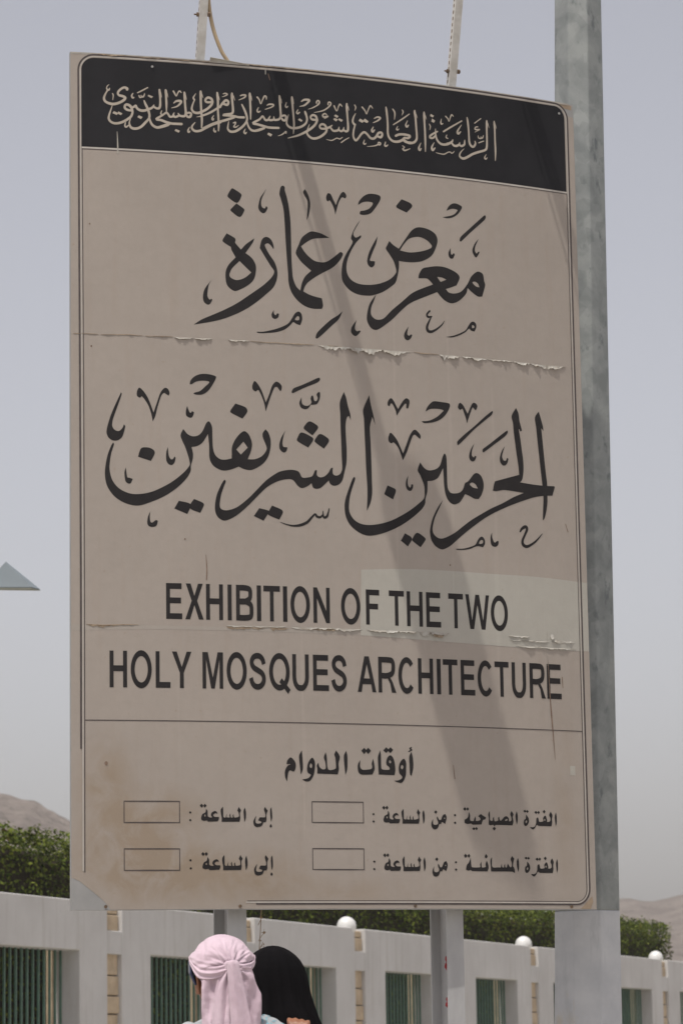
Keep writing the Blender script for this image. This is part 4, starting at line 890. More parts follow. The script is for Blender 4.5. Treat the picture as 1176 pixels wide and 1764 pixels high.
# rails behind the panel and the two H-section legs
for v in (.10, 1.1, 2.1, 2.95):
    bm = bmesh.new()
    for i in range(20):
        u0, u1 = .02+(WID-.04)*i/20, .02+(WID-.04)*(i+1)/20
        q = [[surf(u, v+dv, -.029-dh) - SB for dv in (0, .04) for dh in (0, .03)] for u in (u0, u1)]
        a = [bm.verts.new(p) for p in q[0]]; b = [bm.verts.new(p) for p in q[1]]
        for x, y in ((0, 1), (1, 3), (3, 2), (2, 0)): bm.faces.new((a[x], a[y], b[y], b[x]))
    bmesh.ops.recalc_face_normals(bm, faces=bm.faces)
    obj('rail', bm, M['steel_paint'], sign)
ang = .40
t_ = Vector((math.cos(ang), math.sin(ang), 0)); n_ = Vector((math.sin(ang), -math.cos(ang), 0))
mrot = Matrix((t_, -n_, Vector((0, 0, 1)))).transposed()
for (u, x_mid, wd) in ((.606, None, .070), (1.4525, None, .066)):
    base = surf(u, 0, -.064); base.z = 0
    bm = bmesh.new()
    H = VB + 2.98
    D = .146
    for (dx, dy, sx_, sy_) in ((0, .004, wd, .008), (0, D-.004, wd, .008), (0.006, D/2, .007, D-.0162)):
        box(bm, base - SB + mrot @ Vector((dx, dy, 0)) + Vector((0, 0, H/2)), (sx_, sy_, H), mrot)
    leg = obj('leg', bm, M['steel_paint'], sign)
    if u > 1:
        for z, zl in ((1.663, .0095), (1.524, .007)):
            bm = bmesh.new()
            P = [base - SB + mrot @ Vector((-.030 + .004*math.sin(k*1.7), .012, 0)) + Vector((0, 0, z + k*zl)) for k in range(-3, 4)]
            tube(bm, P, [.0015, .004, .0065, .0075, .008, .006, .002], 7)
            obj('red_tape', bm, M['red'], leg)

# ------------------------------------------------------------------ the two floodlights on arms over the sign
def floodlight(u, label, with_cable):
    t_, n_ = tang(u)
    f0 = surf(u, 2.86, -.075)
    root = empty('sign_floodlight', f0, label, 'floodlight', 'floodlights on arms over the notice board')
    up = Vector((0, 0, 1))
    top = up*(3.915-2.86) + n_*.16 + t_*.040
    def L(p): return p
    # slotted angle arm: leaning upright and a level boom
    def angle_bar(a, b, side, face, w1=.021, w2=.030, th=.0035):
        bm = bmesh.new()
        d = (b-a).normalized(); s = side; f = face
        for (o0, e1, e2, l1, l2) in ((Vector(), s, f, w2, th), (Vector(), f, s, w1, th)):
            vs = []
            off = o0 + (f*th*1.02 if e1 is f else Vector())
            for p in (a, b):
                for k1 in (0, 1):
                    for k2 in (0, 1): vs.append(bm.verts.new(p + off + e1*l1*k1 + e2*l2*k2))
            for q in ((0,1,3,2),(4,6,7,5),(0,4,5,1),(2,3,7,6),(0,2,6,4),(1,5,7,3)): bm.faces.new([vs[i] for i in q])
        bmesh.ops.recalc_face_normals(bm, faces=bm.faces)
        return bm
    d = top.normalized()
    obj('arm', angle_bar(Vector(), top, t_, -n_), M['arm_white'], root)
    # punched slots along the narrow leg, seen as dark dashes
    bm = bmesh.new()
    for k in range(44):
        p = top*(k/44.0) + (-n_)*.014 - t_*.0006
        vs = [bm.verts.new(p + d*a*.0065 + n_*b*.0035) for a, b in ((-1,-1),(1,-1),(1,1),(-1,1))]
        bm.faces.new(vs)
    obj('slot', bm, M['bolt'], root)
    hook = top + t_*.040
    boom_end = hook + n_*.505
    bm = bmesh.new()
    c = (hook+boom_end)/2 - n_*.01
    mr = Matrix((t_, -n_, up)).transposed()
    box(bm, c, (.042, (boom_end-hook).length+.04, .04), mr)
    obj('boom', bm, M['arm_white'], root)
    zb = {0: .335, 1: .215}[0 if with_cable else 1]
    bm = bmesh.new()
    p = top*.390 if with_cable else top*.286
    tube(bm, [p - t_*.008 - n_*.012, p - t_*.001 - n_*.012], .0085, 7)
    tube(bm, [p + t_*.031 - n_*.002, p + t_*.041 - n_*.002], .0085, 6)
    tube(bm, [p - t_*.018 - n_*.012, p + t_*.042 - n_*.012], .003, 8)
    obj('bolt', bm, M['bolt'], root)
    # lamp head
    bm = bmesh.new()
    c = boom_end + n_*.165 + t_*.066 - up*.02
    vs = []
    for (y, sc) in ((-.17, .80), (-.13, 1.0), (.115, 1.0), (.15, .93)):
        vs.append([bm.verts.new(c + t_*x*.115*sc + n_*y + up*(z*.095*sc)) for x, z in ((-1,-1),(1,-1),(1,1),(-1,1))])
    for a, b in zip(vs, vs[1:]):
        for k in range(4): bm.faces.new((a[k], a[(k+1) % 4], b[(k+1) % 4], b[k]))
    bm.faces.new(vs[0]); bm.faces.new(vs[-1])
    bmesh.ops.recalc_face_normals(bm, faces=bm.faces)
    bevel(obj('lamp_housing', bm, M['black_plastic'], root), .008)
    bm = bmesh.new()
    box(bm, c - up*.098 - n_*.01, (.19, .22, .006), mr)
    obj('lens', bm, M['lens'], root)
    bm = bmesh.new()
    tube(bm, [hook - t_*.034 - up*.02, (hook+boom_end)/2 - t_*.036 - up*.035, boom_end - t_*.03 - up*.01], .006, 8)
    if with_cable:
        pts = [top - t_*.02, top*.62 + t_*.022 - n_*.02, top*.46 + t_*.033 - n_*.02, top*.36 + t_*.055 - n_*.02, top*.275 + t_*.090 - n_*.01, top*.235 + t_*.118 - n_*.005, top*.20 + t_*.14 - n_*.0]
        tube(bm, smooth_open([tuple(p) for p in pts], 6), .0072, 10)
    obj('cable', bm, M['cable'], root, smooth=True)
M['lens'] = mottled('lamp_glass', (.35, .36, .36), (.40, .40, .40), 5, .15, .5)
floodlight(.467, 'white slotted arm with beige cable rising over the left half of the sign', True)
floodlight(1.482, 'white slotted arm without cable rising over the right half of the sign', False)

# ------------------------------------------------------------------ the octagonal lamp post behind the right edge
def post_mat():
    m, nt, b = new_mat('galvanised_steel'); setc(b, (.30, .32, .31), .55, .45, .35)
    v = coords(nt, 'Object')
    sp = nt.nodes.new('ShaderNodeTexVoronoi'); sp.inputs['Scale'].default_value = 26
    nt.links.new(coords(nt, 'Object', (1, 1, .7)), sp.inputs['Vector'])
    c = mix(nt, ramp(nt, noise_node(nt, v, 9, 6, .6, .4), .36, .62), (.165, .18, .18), (.275, .292, .285))
    c = mix(nt, .30, c, ramp(nt, sp.outputs['Color'], .2, .8, (.18, .195, .195), (.31, .325, .32)))
    c = mix(nt, ramp(nt, noise_node(nt, coords(nt, 'Object', (1, 1, .5)), 20, 5, .6), .60, .70), c, (.13, .145, .15))
    nt.links.new(c, b.inputs['Base Color'])
    bump(nt, b, noise_node(nt, v, 70, 3), .08, .004)
    return m
M['galv'] = post_mat()
def base_mat():
    m, nt, b = new_mat('grey_post_paint'); setc(b, (.42, .43, .45), .6, .35)
    v = coords(nt, 'Object')
    c = mix(nt, ramp(nt, noise_node(nt, v, 7, 6, .62), .36, .64), (.40, .41, .432), (.475, .485, .50))
    c = mix(nt, mathn(nt, 'MULTIPLY', ramp(nt, noise_node(nt, coords(nt, 'Object', (9, 9, 1.6)), 2.2, 5, .65), .54, .66), .55), c, (.32, .33, .35))
    c = mix(nt, mathn(nt, 'MULTIPLY', ramp(nt, noise_node(nt, coords(nt, 'Object', (2.2, 2.2, 1.2), (3, 1, .4)), 3.0, 5, .6), .62, .72), .7), c, (.42, .37, .29))
    nt.links.new(c, b.inputs['Base Color'])
    bump(nt, b, noise_node(nt, v, 45, 4), .12, .006)
    return m
M['post_paint'] = base_mat()
PX_, PY_ = .8995, 11.80
lp = empty('lamp_post', (PX_, PY_, 0), 'tall octagonal galvanised steel post close behind the right edge of the sign', 'lamp post')
def pc(z): return Vector((.0200 + .0187*(z-1.87), 0, z))
def pr(z): return .1335 - .0090*(z-1.87)
A0 = R(-90 - 4.8 - 22.5)
def octa(bm, z0, z1, extra=0.0):
    ra = [[bm.verts.new(pc(z) + (pr(z)+extra)*Vector((math.cos(A0+R(45*k)), math.sin(A0+R(45*k)), 0))) for k in range(8)] for z in (z0, z1)]
    for k in range(8): bm.faces.new((ra[0][k], ra[0][(k+1) % 8], ra[1][(k+1) % 8], ra[1][k]))
    bm.faces.new(ra[0][::-1]); bm.faces.new(ra[1])
bm = bmesh.new(); octa(bm, 1.868, 9.0)
bevel(obj('shaft', bm, M['galv'], lp), .005, 2, 25)
bm = bmesh.new(); octa(bm, .02, 1.869, .0006)
bevel(obj('painted_base', bm, M['post_paint'], lp), .005, 2, 25)
bm = bmesh.new(); octa(bm, 0, .02, .09)
obj('base_plate', bm, M['galv'], lp)
# ------------------------------------------------------------------ dusty air
hm = bpy.data.materials.new('dusty_air'); hm.use_nodes = True
hn = hm.node_tree
hn.nodes.remove(hn.nodes['Principled BSDF'])
pv = hn.nodes.new('ShaderNodeVolumePrincipled')
pv.inputs['Color'].default_value = (.93, .90, .88, 1)
pv.inputs['Density'].default_value = .00055
pv.inputs['Anisotropy'].default_value = .2
hn.links.new(pv.outputs[0], hn.nodes['Material Output'].inputs['Volume'])
bm = bmesh.new(); box(bm, (0, 300, 34.5), (1700, 1300, 71))
tag(obj('haze', bm, hm), 'thin dusty air over the whole place', kind='stuff')

# ------------------------------------------------------------------ ground and hills
M['ground'] = mottled('pale_paving', (.36, .33, .29), (.44, .41, .36), .6, .85, .2, bmp=.1, bscale=12)
bm = bmesh.new()
vs = [bm.verts.new(p) for p in ((-845, -345, 0), (845, -345, 0), (845, 945, 0), (-845, 945, 0))]
bm.faces.new(vs)
tag(obj('ground', bm, M['ground']), 'flat pale paved ground under the sign and the wall', kind='structure')
def hill_mat():
    m, nt, b = new_mat('arid_rock'); setc(b, (.2, .17, .15), .95, .1)
    v = coords(nt, 'Object')
    c = mix(nt, ramp(nt, noise_node(nt, v, .09, 8, .65), .35, .65), (.130, .108, .096), (.235, .20, .175))
    c = mix(nt, ramp(nt, noise_node(nt, v, .5, 5, .7), .52, .66), c, (.085, .075, .062))
    nt.links.new(c, b.inputs['Base Color'])
    bump(nt, b, noise_node(nt, v, .35, 6, .65), .9, 2.0)
    return m
M['hill'] = hill_mat()
def hills(Y, prof, depth, label, seed):
    """prof: (x, height) of the skyline at distance Y"""
    bm = bmesh.new()
    xs = [p[0] for p in prof]
    nx, ny = 170, 60
    def prf(x):
        for a, b in zip(prof, prof[1:]):
            if a[0] <= x <= b[0]:
                t = (x-a[0])/(b[0]-a[0]); t = t*t*(3-2*t)*.5 + t*.5
                return a[1]+(b[1]-a[1])*t
        return prof[-1][1]
    g = []
    for j in range(ny+1):
        s = j/ny*2-1
        row = []
        for i in range(nx+1):
            x = xs[0]+(xs[-1]-xs[0])*i/nx
            crest = max(0, 1-abs(s)**1.25)
            y = Y + s*depth
            nz = noise.fractal(Vector((x*.045, y*.045, seed)), .9, 2.1, 7)
            rid = 1-abs(noise.fractal(Vector((x*.02, y*.012, seed+4)), .8, 2.0, 4))
            hgt = prf(x)*crest*(1 + (.12*(rid-.8))*(1-crest)) + nz*(.55 + 2.6*(1-crest)*crest)
            row.append(bm.verts.new((x*(1+s*depth/Y*.2), y, hgt - (1 if crest == 0 else 0))))
        g.append(row)
    for j in range(ny):
        for i in range(nx): bm.faces.new((g[j][i], g[j][i+1], g[j+1][i+1], g[j+1][i]))
    return tag(obj('hills', bm, M['hill'], smooth=True), label, kind='structure')
def hx(px, Y): return (px-588)/5242.35*Y
def hz(px, py, Y): return 1.45 + Y*(1776-.0159*px-py)/5242.35*1.012 - .75
hills(420, [(hx(-900, 420), 44), (hx(-300, 420), 39)] + [(hx(a, 420), hz(a, b, 420)) for a, b in ((0, 1370), (36, 1381), (54, 1382), (79, 1398), (104, 1411), (121, 1420), (200, 1455), (420, 1540), (700, 1640))] + [(hx(900, 420), 0)], 120, 'bare brown rocky hill behind the hedge on the left', 2.0)
hills(640, [(hx(500, 640), 0)] + [(hx(a, 640), hz(a, b, 640)) for a, b in ((800, 1610), (1000, 1556), (1067, 1548), (1086, 1553), (1106, 1554), (1126, 1549), (1149, 1543), (1176, 1539), (1260, 1515), (1500, 1440))] + [(hx(2200, 640), 46)], 160, 'far hazy brown hills behind the hedge on the right', 9.0)

# ------------------------------------------------------------------ the boundary wall running away to the right
def render_mat():
    m, nt, b = new_mat('grey_white_render'); setc(b, (.5, .49, .48), .88, .15)
    v = coords(nt, 'Object')
    c = mix(nt, ramp(nt, noise_node(nt, v, 1.3, 6, .62), .34, .66), (.53, .522, .51), (.465, .455, .443))
    c = mix(nt, mathn(nt, 'MULTIPLY', ramp(nt, noise_node(nt, coords(nt, 'Object', (5, 5, .45)), 1.7, 6, .65), .53, .70), .45), c, (.36, .34, .31))
    c = mix(nt, mathn(nt, 'MULTIPLY', ramp(nt, noise_node(nt, v, 34, 3, .6), .62, .72), .3), c, (.33, .315, .29))
    nt.links.new(c, b.inputs['Base Color'])
    bump(nt, b, noise_node(nt, v, 55, 4, .6), .35, .005)
    return m
M['wall'] = render_mat()
M['stone'] = mottled('beige_stone_block', (.50, .40, .28), (.38, .30, .21), 6, .85, .2, bmp=.4, bscale=30)
M['bars'] = mottled('green_bar_paint', (.08, .145, .11), (.11, .19, .145), 8, .45, .4)
M['globe'] = mottled('white_globe', (.66, .66, .65), (.60, .60, .585), 4, .35, .5)
W0 = Vector((-2.602, 34.295, 0)); WD = Vector((1.38, 3.508, 0)); BAY = WD.length
wd_ = WD.normalized(); wb = Vector((-wd_.y, wd_.x, 0))       # along, and backwards (away from us)
TOP0, DROP = 2.838, -.0516
wall = empty('boundary_wall', W0, 'long grey white rendered wall with green barred openings running behind the sign', 'wall')
def wp(s, dep, z): return wd_*(s*BAY) + wb*dep + Vector((0, 0, z + DROP*s))
def wbox(bm, s0, s1, d0, d1, z0, z1):
    v = [bm.verts.new(wp(s, d, z)) for s in (s0, s1) for d in (d0, d1) for z in (z0, z1)]
    for f in ((0,1,3,2),(4,6,7,5),(0,4,5,1),(2,3,7,6),(0,2,6,4),(1,5,7,3)): bm.faces.new([v[i] for i in f])
TH = .31
FIRST, LAST = -5, 9
for i in range(FIRST, LAST):
    ss = [i+.05, i+.25, i+.77, i+.95]; zs = [-.4, .55, 2.294 if i != 9 else 2.29, TOP0]
    bm = bmesh.new()
    G = [[[bm.verts.new(wp(s, d, z)) for z in zs] for s in ss] for d in (0, TH)]
    for a in range(3):
        for b in range(3):
            if a == 1 and b == 1: continue
            bm.faces.new((G[0][a][b], G[0][a+1][b], G[0][a+1][b+1], G[0][a][b+1]))
            bm.faces.new((G[1][a][b], G[1][a][b+1], G[1][a+1][b+1], G[1][a+1][b]))
    per = [(0,0),(1,0),(2,0),(3,0),(3,1),(3,2),(3,3),(2,3),(1,3),(0,3),(0,2),(0,1)]
    for (a, b), (c, d) in zip(per, per[1:]+per[:1]): bm.faces.new((G[0][a][b], G[0][c][d], G[1][c][d], G[1][a][b]))
    inn = [(1,1),(2,1),(2,2),(1,2)]
    for (a, b), (c, d) in zip(inn, inn[1:]+inn[:1]): bm.faces.new((G[0][a][b], G[1][a][b], G[1][c][d], G[0][c][d]))
    bmesh.ops.recalc_face_normals(bm, faces=bm.faces)
    bevel(obj('panel', bm, M['wall'], wall), .014, 3, 50)
    # barred opening
    bm = bmesh.new()
    nb = 15
    for k in range(nb):
        s = i+.25+.52*(k+.5)/nb
        wbox(bm, s-.0025, s+.0025, .195, .219, .55, 2.294)
    wbox(bm, i+.2502, i+.7698, .190, .224, .70, .74)
    obj('window_grille', bm, M['bars'], wall)
    bm = bmesh.new()
    wbox(bm, i+.755, i+.80, TH+.002, TH+.075, -.4, 2.7)
    obj('pier', bm, M['stone'], wall)
for i in range(FIRST, LAST+1):
    # stone infill in the joint, a rendered bridge across it
    bm = bmesh.new()
    z = -.4
    hgt = .205
    k = 0
    while z < 2.8:
        hgt = .20 + .05*((k*37) % 3)/2
        wbox(bm, i-.0495, i+.0495, .035 + .010*((k*13) % 3), TH-.02, z, min(z+hgt-.012, TOP0-.03)); z += hgt; k += 1
    bevel(obj('stone_infill', bm, M['stone'], wall), .012, 2, 50)
    bm = bmesh.new()
    wbox(bm, i-.0496, i+.0496, .003, .125, 2.275, 2.535)
    bevel(obj('bridge', bm, M['wall'], wall), .01, 2, 50)
glab = {2: 'white globe lamp on the wall left of the right sign leg, largest in view', 4: 'white globe lamp on the wall just left of the lamp post', 6: 'white globe lamp on the wall right of the lamp post, smallest in view'}
gsrc = None
for i in (2, 4, 6):
    c = W0 + wp(i-.062, .10, TOP0)
    if gsrc is None:
        root = empty('globe_lamp', c, glab[i], 'globe lamp', 'globe lamps along the wall top')
        bm = bmesh.new(); bmesh.ops.create_uvsphere(bm, u_segments=40, v_segments=24, radius=.130)
        for v in bm.verts: v.co.z += .024
        gl = obj('globe', bm, M['globe'], root, smooth=True)
        bm = bmesh.new(); tube(bm, [(0, 0, -.005), (0, 0, .012), (0, 0, .02)], [.11, .11, .10], 24)
        cl = obj('collar', bm, M['sheet'], root)
        gsrc = root
    else:
        root = gsrc.copy(); root.location = c; root['label'] = glab[i]; col.objects.link(root)
        for ch in (gl, cl):
            c2 = ch.copy(); c2.parent = root; col.objects.link(c2)

# ------------------------------------------------------------------ clipped hedge behind the wall
def leaf_mat():
    m, nt, b = new_mat('hedge_leaf'); setc(b, (.06, .10, .03), .7, .08)
    v = coords(nt, 'Object')
    c = mix(nt, ramp(nt, noise_node(nt, v, 1.5, 4, .6), .38, .62), (.018, .030, .007), (.062, .090, .014))
    c = mix(nt, ramp(nt, noise_node(nt, v, 3.1, 4, .6), .60, .70), c, (.075, .040, .014))
    inf = nt.nodes.new('ShaderNodeNewGeometry')
    c = mix(nt, mathn(nt, 'MULTIPLY', mathn(nt, 'POWER', inf.outputs['Random Per Island'], 2.3), .9), c, (.175, .205, .032))
    nt.links.new(c, b.inputs['Base Color'])
    b.inputs['Transmission Weight'].default_value = 0
    return m
M['leaf'] = leaf_mat()
M['blocker'] = mottled('light_blocker_dark', (.030, .026, .018), (.05, .042, .028), 6, .9, .1)  # dark tone of the core added to stop light passing through the hedge
hedge = empty('hedge', W0, 'dense clipped green hedge standing behind the grey white wall', 'hedge')
random.seed(11)
HS0, HS1, HD0, HD1, HT = -2.4, 6.95, .85, 2.3, 3.65
def htop(s): return HT + .09*noise.noise(Vector((s*3.1, 0, 2))) + .06*noise.noise(Vector((s*9, 1, 2))) + (.06 if s < .4 else 0)
bm = bmesh.new()
def leaf(bm, p, up, size):
    d = Vector((random.gauss(0, 1), random.gauss(0, 1), random.gauss(0, 1)+.2)).normalized()
    nn = (up*1.1 + Vector((random.gauss(0, .6), random.gauss(0, .6), random.gauss(.3, .6)))).normalized()
    a = d - nn*d.dot(nn)
    if a.length < .1: return
    a.normalize(); b = nn.cross(a)
    L = size*random.uniform(.7, 1.3)
    vs = [p - a*L*.5, p + b*L*.27, p + a*L*.5 + nn*L*.08, p - b*L*.27]
    bm.faces.new([bm.verts.new(v) for v in vs])
def put(s, dep, z, nrm, size=.056):
    lump = noise.noise(Vector((s*BAY*1.7, dep*1.7, z*1.7)))*.10 + noise.noise(Vector((s*BAY*4.5, dep*4.5, z*4.5)))*.06
    jit = random.uniform(-.16, .03)
    leaf(bm, wp(s, dep, z) + nrm*(lump + jit), nrm, size)
front = -wb; zup = Vector((0, 0, 1))
for _ in range(72000):
    s = random.uniform(HS0, HS1); t = htop(s)
    z = t - random.random()**1.0*(t-1.0)
    e = HS1 - .03*max(0, (z-2.6))**2*2
    if s > e: continue
    rnd = max(0, (z-(t-.18)))
    put(s, HD0 + rnd*random.uniform(0, 1.5) + random.random()**3*.2, z, (front + zup*(rnd*4)).normalized())
for _ in range(22000):
    s = random.uniform(HS0, HS1); dep = random.uniform(HD0, HD1)
    put(s, dep, htop(s) - .10*(abs(dep-1.57)/.72)**4, zup)
for _ in range(20000):
    s = random.uniform(HS0, HS1); t = htop(s)
    put(s, HD0 + random.random()**1.5*.55, t - random.random()*.40, (front + zup*random.uniform(.2, 1.6)).normalized())
for _ in range(5000):
    dep = random.uniform(HD0, HD1); z = random.uniform(1.4, htop(HS1))
    put(HS1 - .05*max(0, z-2.9)**2*1.6, dep, z, wd_)
for _ in range(5000):
    put(HS0 + .01, random.uniform(HD0, HD1), random.uniform(.3, htop(HS0)), -wd_, .07)
obj('foliage', bm, M['leaf'], hedge)
bm = bmesh.new()  # dark solid core added inside the foliage to block light, no modelled branches
n = 60
pr_ = []
for k in range(n+1):
    s = HS0 + (HS1-.06-HS0)*k/n; t = htop(s)-.24
    pr_.append([bm.verts.new(wp(s, d, z)) for d, z in ((HD0+.17, 0), (HD0+.17, t-.12), (HD0+.32, t), (HD1-.3, t), (HD1-.15, t-.15), (HD1-.15, 0))])
for a, b in zip(pr_, pr_[1:]):
    for k in range(5): bm.faces.new((a[k], b[k], b[k+1], a[k+1]))
bm.faces.new(pr_[0]); bm.faces.new(pr_[-1][::-1])
obj('light_blocker', bm, M['blocker'], hedge)

# ------------------------------------------------------------------ pyramid roof at the left edge
M['roof'] = mottled('pale_blue_roof_sheet', (.20, .235, .26), (.17, .20, .22), 2, .6, .3)
M['fascia'] = mottled('grey_green_fascia', (.20, .215, .19), (.26, .27, .23), 4, .6, .3)
canopy = empty('shade_canopy', (-2.86, 26.0, 0), 'pale blue grey pyramid roof showing beyond the left edge of the sign', 'canopy')
bm = bmesh.new()
ap = Vector((-.048, .045, 5.458))
rim = [Vector((-.245, 0, 5.232)), Vector((.181, 0, 5.224)), Vector((.243, .10, 5.219)), Vector((-.225, .10, 5.232))]
va = bm.verts.new(ap); vr = [bm.verts.new(p) for p in rim]
for k in range(4): bm.faces.new((va, vr[k], vr[(k+1) % 4]))
o = obj('roof', bm, M['roof'], canopy); sd = o.modifiers.new('thick', 'SOLIDIFY'); sd.thickness = .006
bm = bmesh.new()
b0 = [bm.verts.new(p - Vector((0, 0, .007))) for p in rim]; b1 = [bm.verts.new(p - Vector((0, 0, .013))) for p in rim]
for k in range(4): bm.faces.new((b0[k], b1[k], b1[(k+1) % 4], b0[(k+1) % 4]))
bm.faces.new(b1); bm.faces.new(b0)
bmesh.ops.recalc_face_normals(bm, faces=bm.faces)
obj('fascia', bm, M['fascia'], canopy)
bm = bmesh.new()
tube(bm, [(-.60, .06, 0), (-.60, .06, 5.16)], .035, 12)
tube(bm, [(-.60, .06, 5.14), (-.22, .05, 5.225)], .02, 10)
obj('mast', bm, M['steel_paint'], canopy)

# ------------------------------------------------------------------ dry weed in front of the wall
M['dry'] = mottled('dry_stalk', (.30, .22, .14), (.22, .16, .10), 30, .9, .1)
bm = bmesh.new()
wx, wy = -.336, 11.62
P = [(wx-.010, wy, 0), (wx-.004, wy+.01, .6), (wx-.006, wy, 1.2), (wx-.002, wy, 1.68), (wx+.004, wy, 1.80), (wx+.010, wy, 1.90)]
tube(bm, smooth_open(P, 4), .0016, 5)
random.seed(8)
for (z, dx) in ((1.72, .012), (1.70, .048), (1.76, .012), (1.80, .018), (1.86, .012), (1.66, -.02), (1.62, .03), (1.5, -.03), (1.4, .04), (1.2, -.03)):
    tube(bm, [(wx-.004, wy, z-.03), (wx+dx*.6, wy-.004, z-.008), (wx+dx, wy-.006, z)], .0014, 4)
    for k in range(7):
        c = Vector((wx+dx+random.gauss(0, .005), wy-.006+random.gauss(0, .005), z+random.gauss(0, .006)))
        bmesh.ops.create_icosphere(bm, subdivisions=1, radius=random.uniform(.0018, .004), matrix=Matrix.Translation(c))
tag(obj('dry_weed', bm, M['dry']), 'thin dried weed stalk standing beside the left sign leg', 'plant')
# ------------------------------------------------------------------ people
def cloth(name, c1, c2, scale=6, weave=900, wstr=.25, rough=.9, sheen=.2):
    m, nt, b = new_mat(name); setc(b, c1, rough, .08)
    b.inputs['Sheen Weight'].default_value = sheen
    v = coords(nt, 'Object')
    nt.links.new(ramp(nt, noise_node(nt, v, scale, 4), .35, .65, c1, c2), b.inputs['Base Color'])
    wv = nt.nodes.new('ShaderNodeTexWave'); wv.inputs['Scale'].default_value = 170; wv.inputs['Distortion'].default_value = 1.5; wv.inputs['Detail'].default_value = 2
    nt.links.new(v, wv.inputs['Vector'])
    h = mathn(nt, 'ADD', noise_node(nt, v, weave, 2), wv.outputs['Fac'])
    h2 = mathn(nt, 'ADD', noise_node(nt, v, 38, 5, .65), mathn(nt, 'MULTIPLY', noise_node(nt, coords(nt, 'Object', (60, 60, 16)), 1.6, 4, .6), .9))
    bump(nt, b, mathn(nt, 'ADD', mathn(nt, 'MULTIPLY', h, .25), h2), wstr, .006)
    return m
M['pink'] = cloth('pink_scarf_cotton', (.615, .485, .555), (.54, .415, .48), 14, wstr=.5)
M['abaya'] = cloth('black_veil_cloth', (.0028, .0025, .0032), (.0042, .0036, .0045), 8, wstr=.3, rough=.9, sheen=0)
M['shirt'] = cloth('pale_grey_blue_shirt', (.37, .39, .405), (.31, .335, .355), 6)
M['trousers'] = cloth('dark_trousers', (.05, .055, .07), (.06, .065, .08), 6)
M['navy'] = cloth('navy_cap', (.016, .022, .062), (.026, .032, .08), 20)
def skin_mat():
    m, nt, b = new_mat('brown_skin'); setc(b, (.24, .105, .055), .5, .4)
    v = coords(nt, 'Object')
    nt.links.new(ramp(nt, noise_node(nt, v, 30, 4), .35, .65, (.27, .118, .062), (.215, .09, .05)), b.inputs['Base Color'])
    b.inputs['Subsurface Weight'].default_value = .15
    b.inputs['Subsurface Radius'].default_value = (.01, .004, .002)
    bump(nt, b, noise_node(nt, v, 220, 3), .12, .002)
    return m
M['skin'] = skin_mat()
M['nail'] = mottled('fingernail', (.55, .36, .32), (.50, .32, .28), 40, .3, .5)
M['eye'] = mottled('eye_white', (.7, .68, .65), (.65, .62, .6), 10, .2, .5)
M['print'] = mottled('teal_shirt_print', (.16, .30, .36), (.24, .37, .42), 30, .8, .2)
M['shoe'] = mottled('dark_shoe', (.03, .03, .03), (.045, .04, .04), 10, .5, .4)

def skinned(chains, joints=()):
    """chains: lists of (point, radius); first point of later chains may repeat a former point -> joined. Returns bmesh-ready mesh"""
    verts, edges, rad, idx = [], [], [], {}
    for ch in chains:
        prev = None
        for p, r_ in ch:
            key = tuple(round(x, 4) for x in p)
            if key not in idx:
                idx[key] = len(verts); verts.append(p); rad.append(r_)
            if prev is not None and prev != idx[key]: edges.append((prev, idx[key]))
            prev = idx[key]
    me = bpy.data.meshes.new('sk'); me.from_pydata(verts, edges, [])
    o = bpy.data.objects.new('sk', me); col.objects.link(o)
    md = o.modifiers.new('skin', 'SKIN'); md.use_smooth_shade = True
    sv = me.skin_vertices[0].data
    for i, r_ in enumerate(rad): sv[i].radius = (r_, r_)
    sv[0].use_root = True
    s = o.modifiers.new('sub', 'SUBSURF'); s.levels = 2; s.render_levels = 2
    dg = bpy.context.evaluated_depsgraph_get()
    ev = o.evaluated_get(dg); m2 = bpy.data.meshes.new_from_object(ev)
    bm = bmesh.new(); bm.from_mesh(m2)
    bpy.data.objects.remove(o); bpy.data.meshes.remove(m2)
    bmesh.ops.recalc_face_normals(bm, faces=bm.faces)
    return bm
def lathe_blob(bm, rings, n=32):
    """rings: (centre, rx, ry) stacked along z"""
    R_ = []
    for c, rx, ry in rings:
        R_.append([bm.verts.new(Vector(c) + Vector((rx*math.cos(2*math.pi*k/n), ry*math.sin(2*math.pi*k/n), 0))) for k in range(n)])
    for a, b in zip(R_, R_[1:]):
        for k in range(n): bm.faces.new((a[k], a[(k+1) % n], b[(k+1) % n], b[k]))
    bm.faces.new(R_[0][::-1]); bm.faces.new(R_[-1])
def merge(bm, other, mat=None):
    me = bpy.data.meshes.new('tmp'); other.to_mesh(me); other.free()
    if mat: me.transform(mat)
    bm.from_mesh(me); bpy.data.meshes.remove(me)
def ellipsoid(bm, c, r, rot=None, seg=24):
    m = Matrix.Translation(c) @ (rot or Matrix.Identity(4)) @ Matrix.Diagonal((r[0], r[1], r[2], 1))
    bmesh.ops.create_uvsphere(bm, u_segments=seg, v_segments=seg*2//3, radius=1, matrix=m)
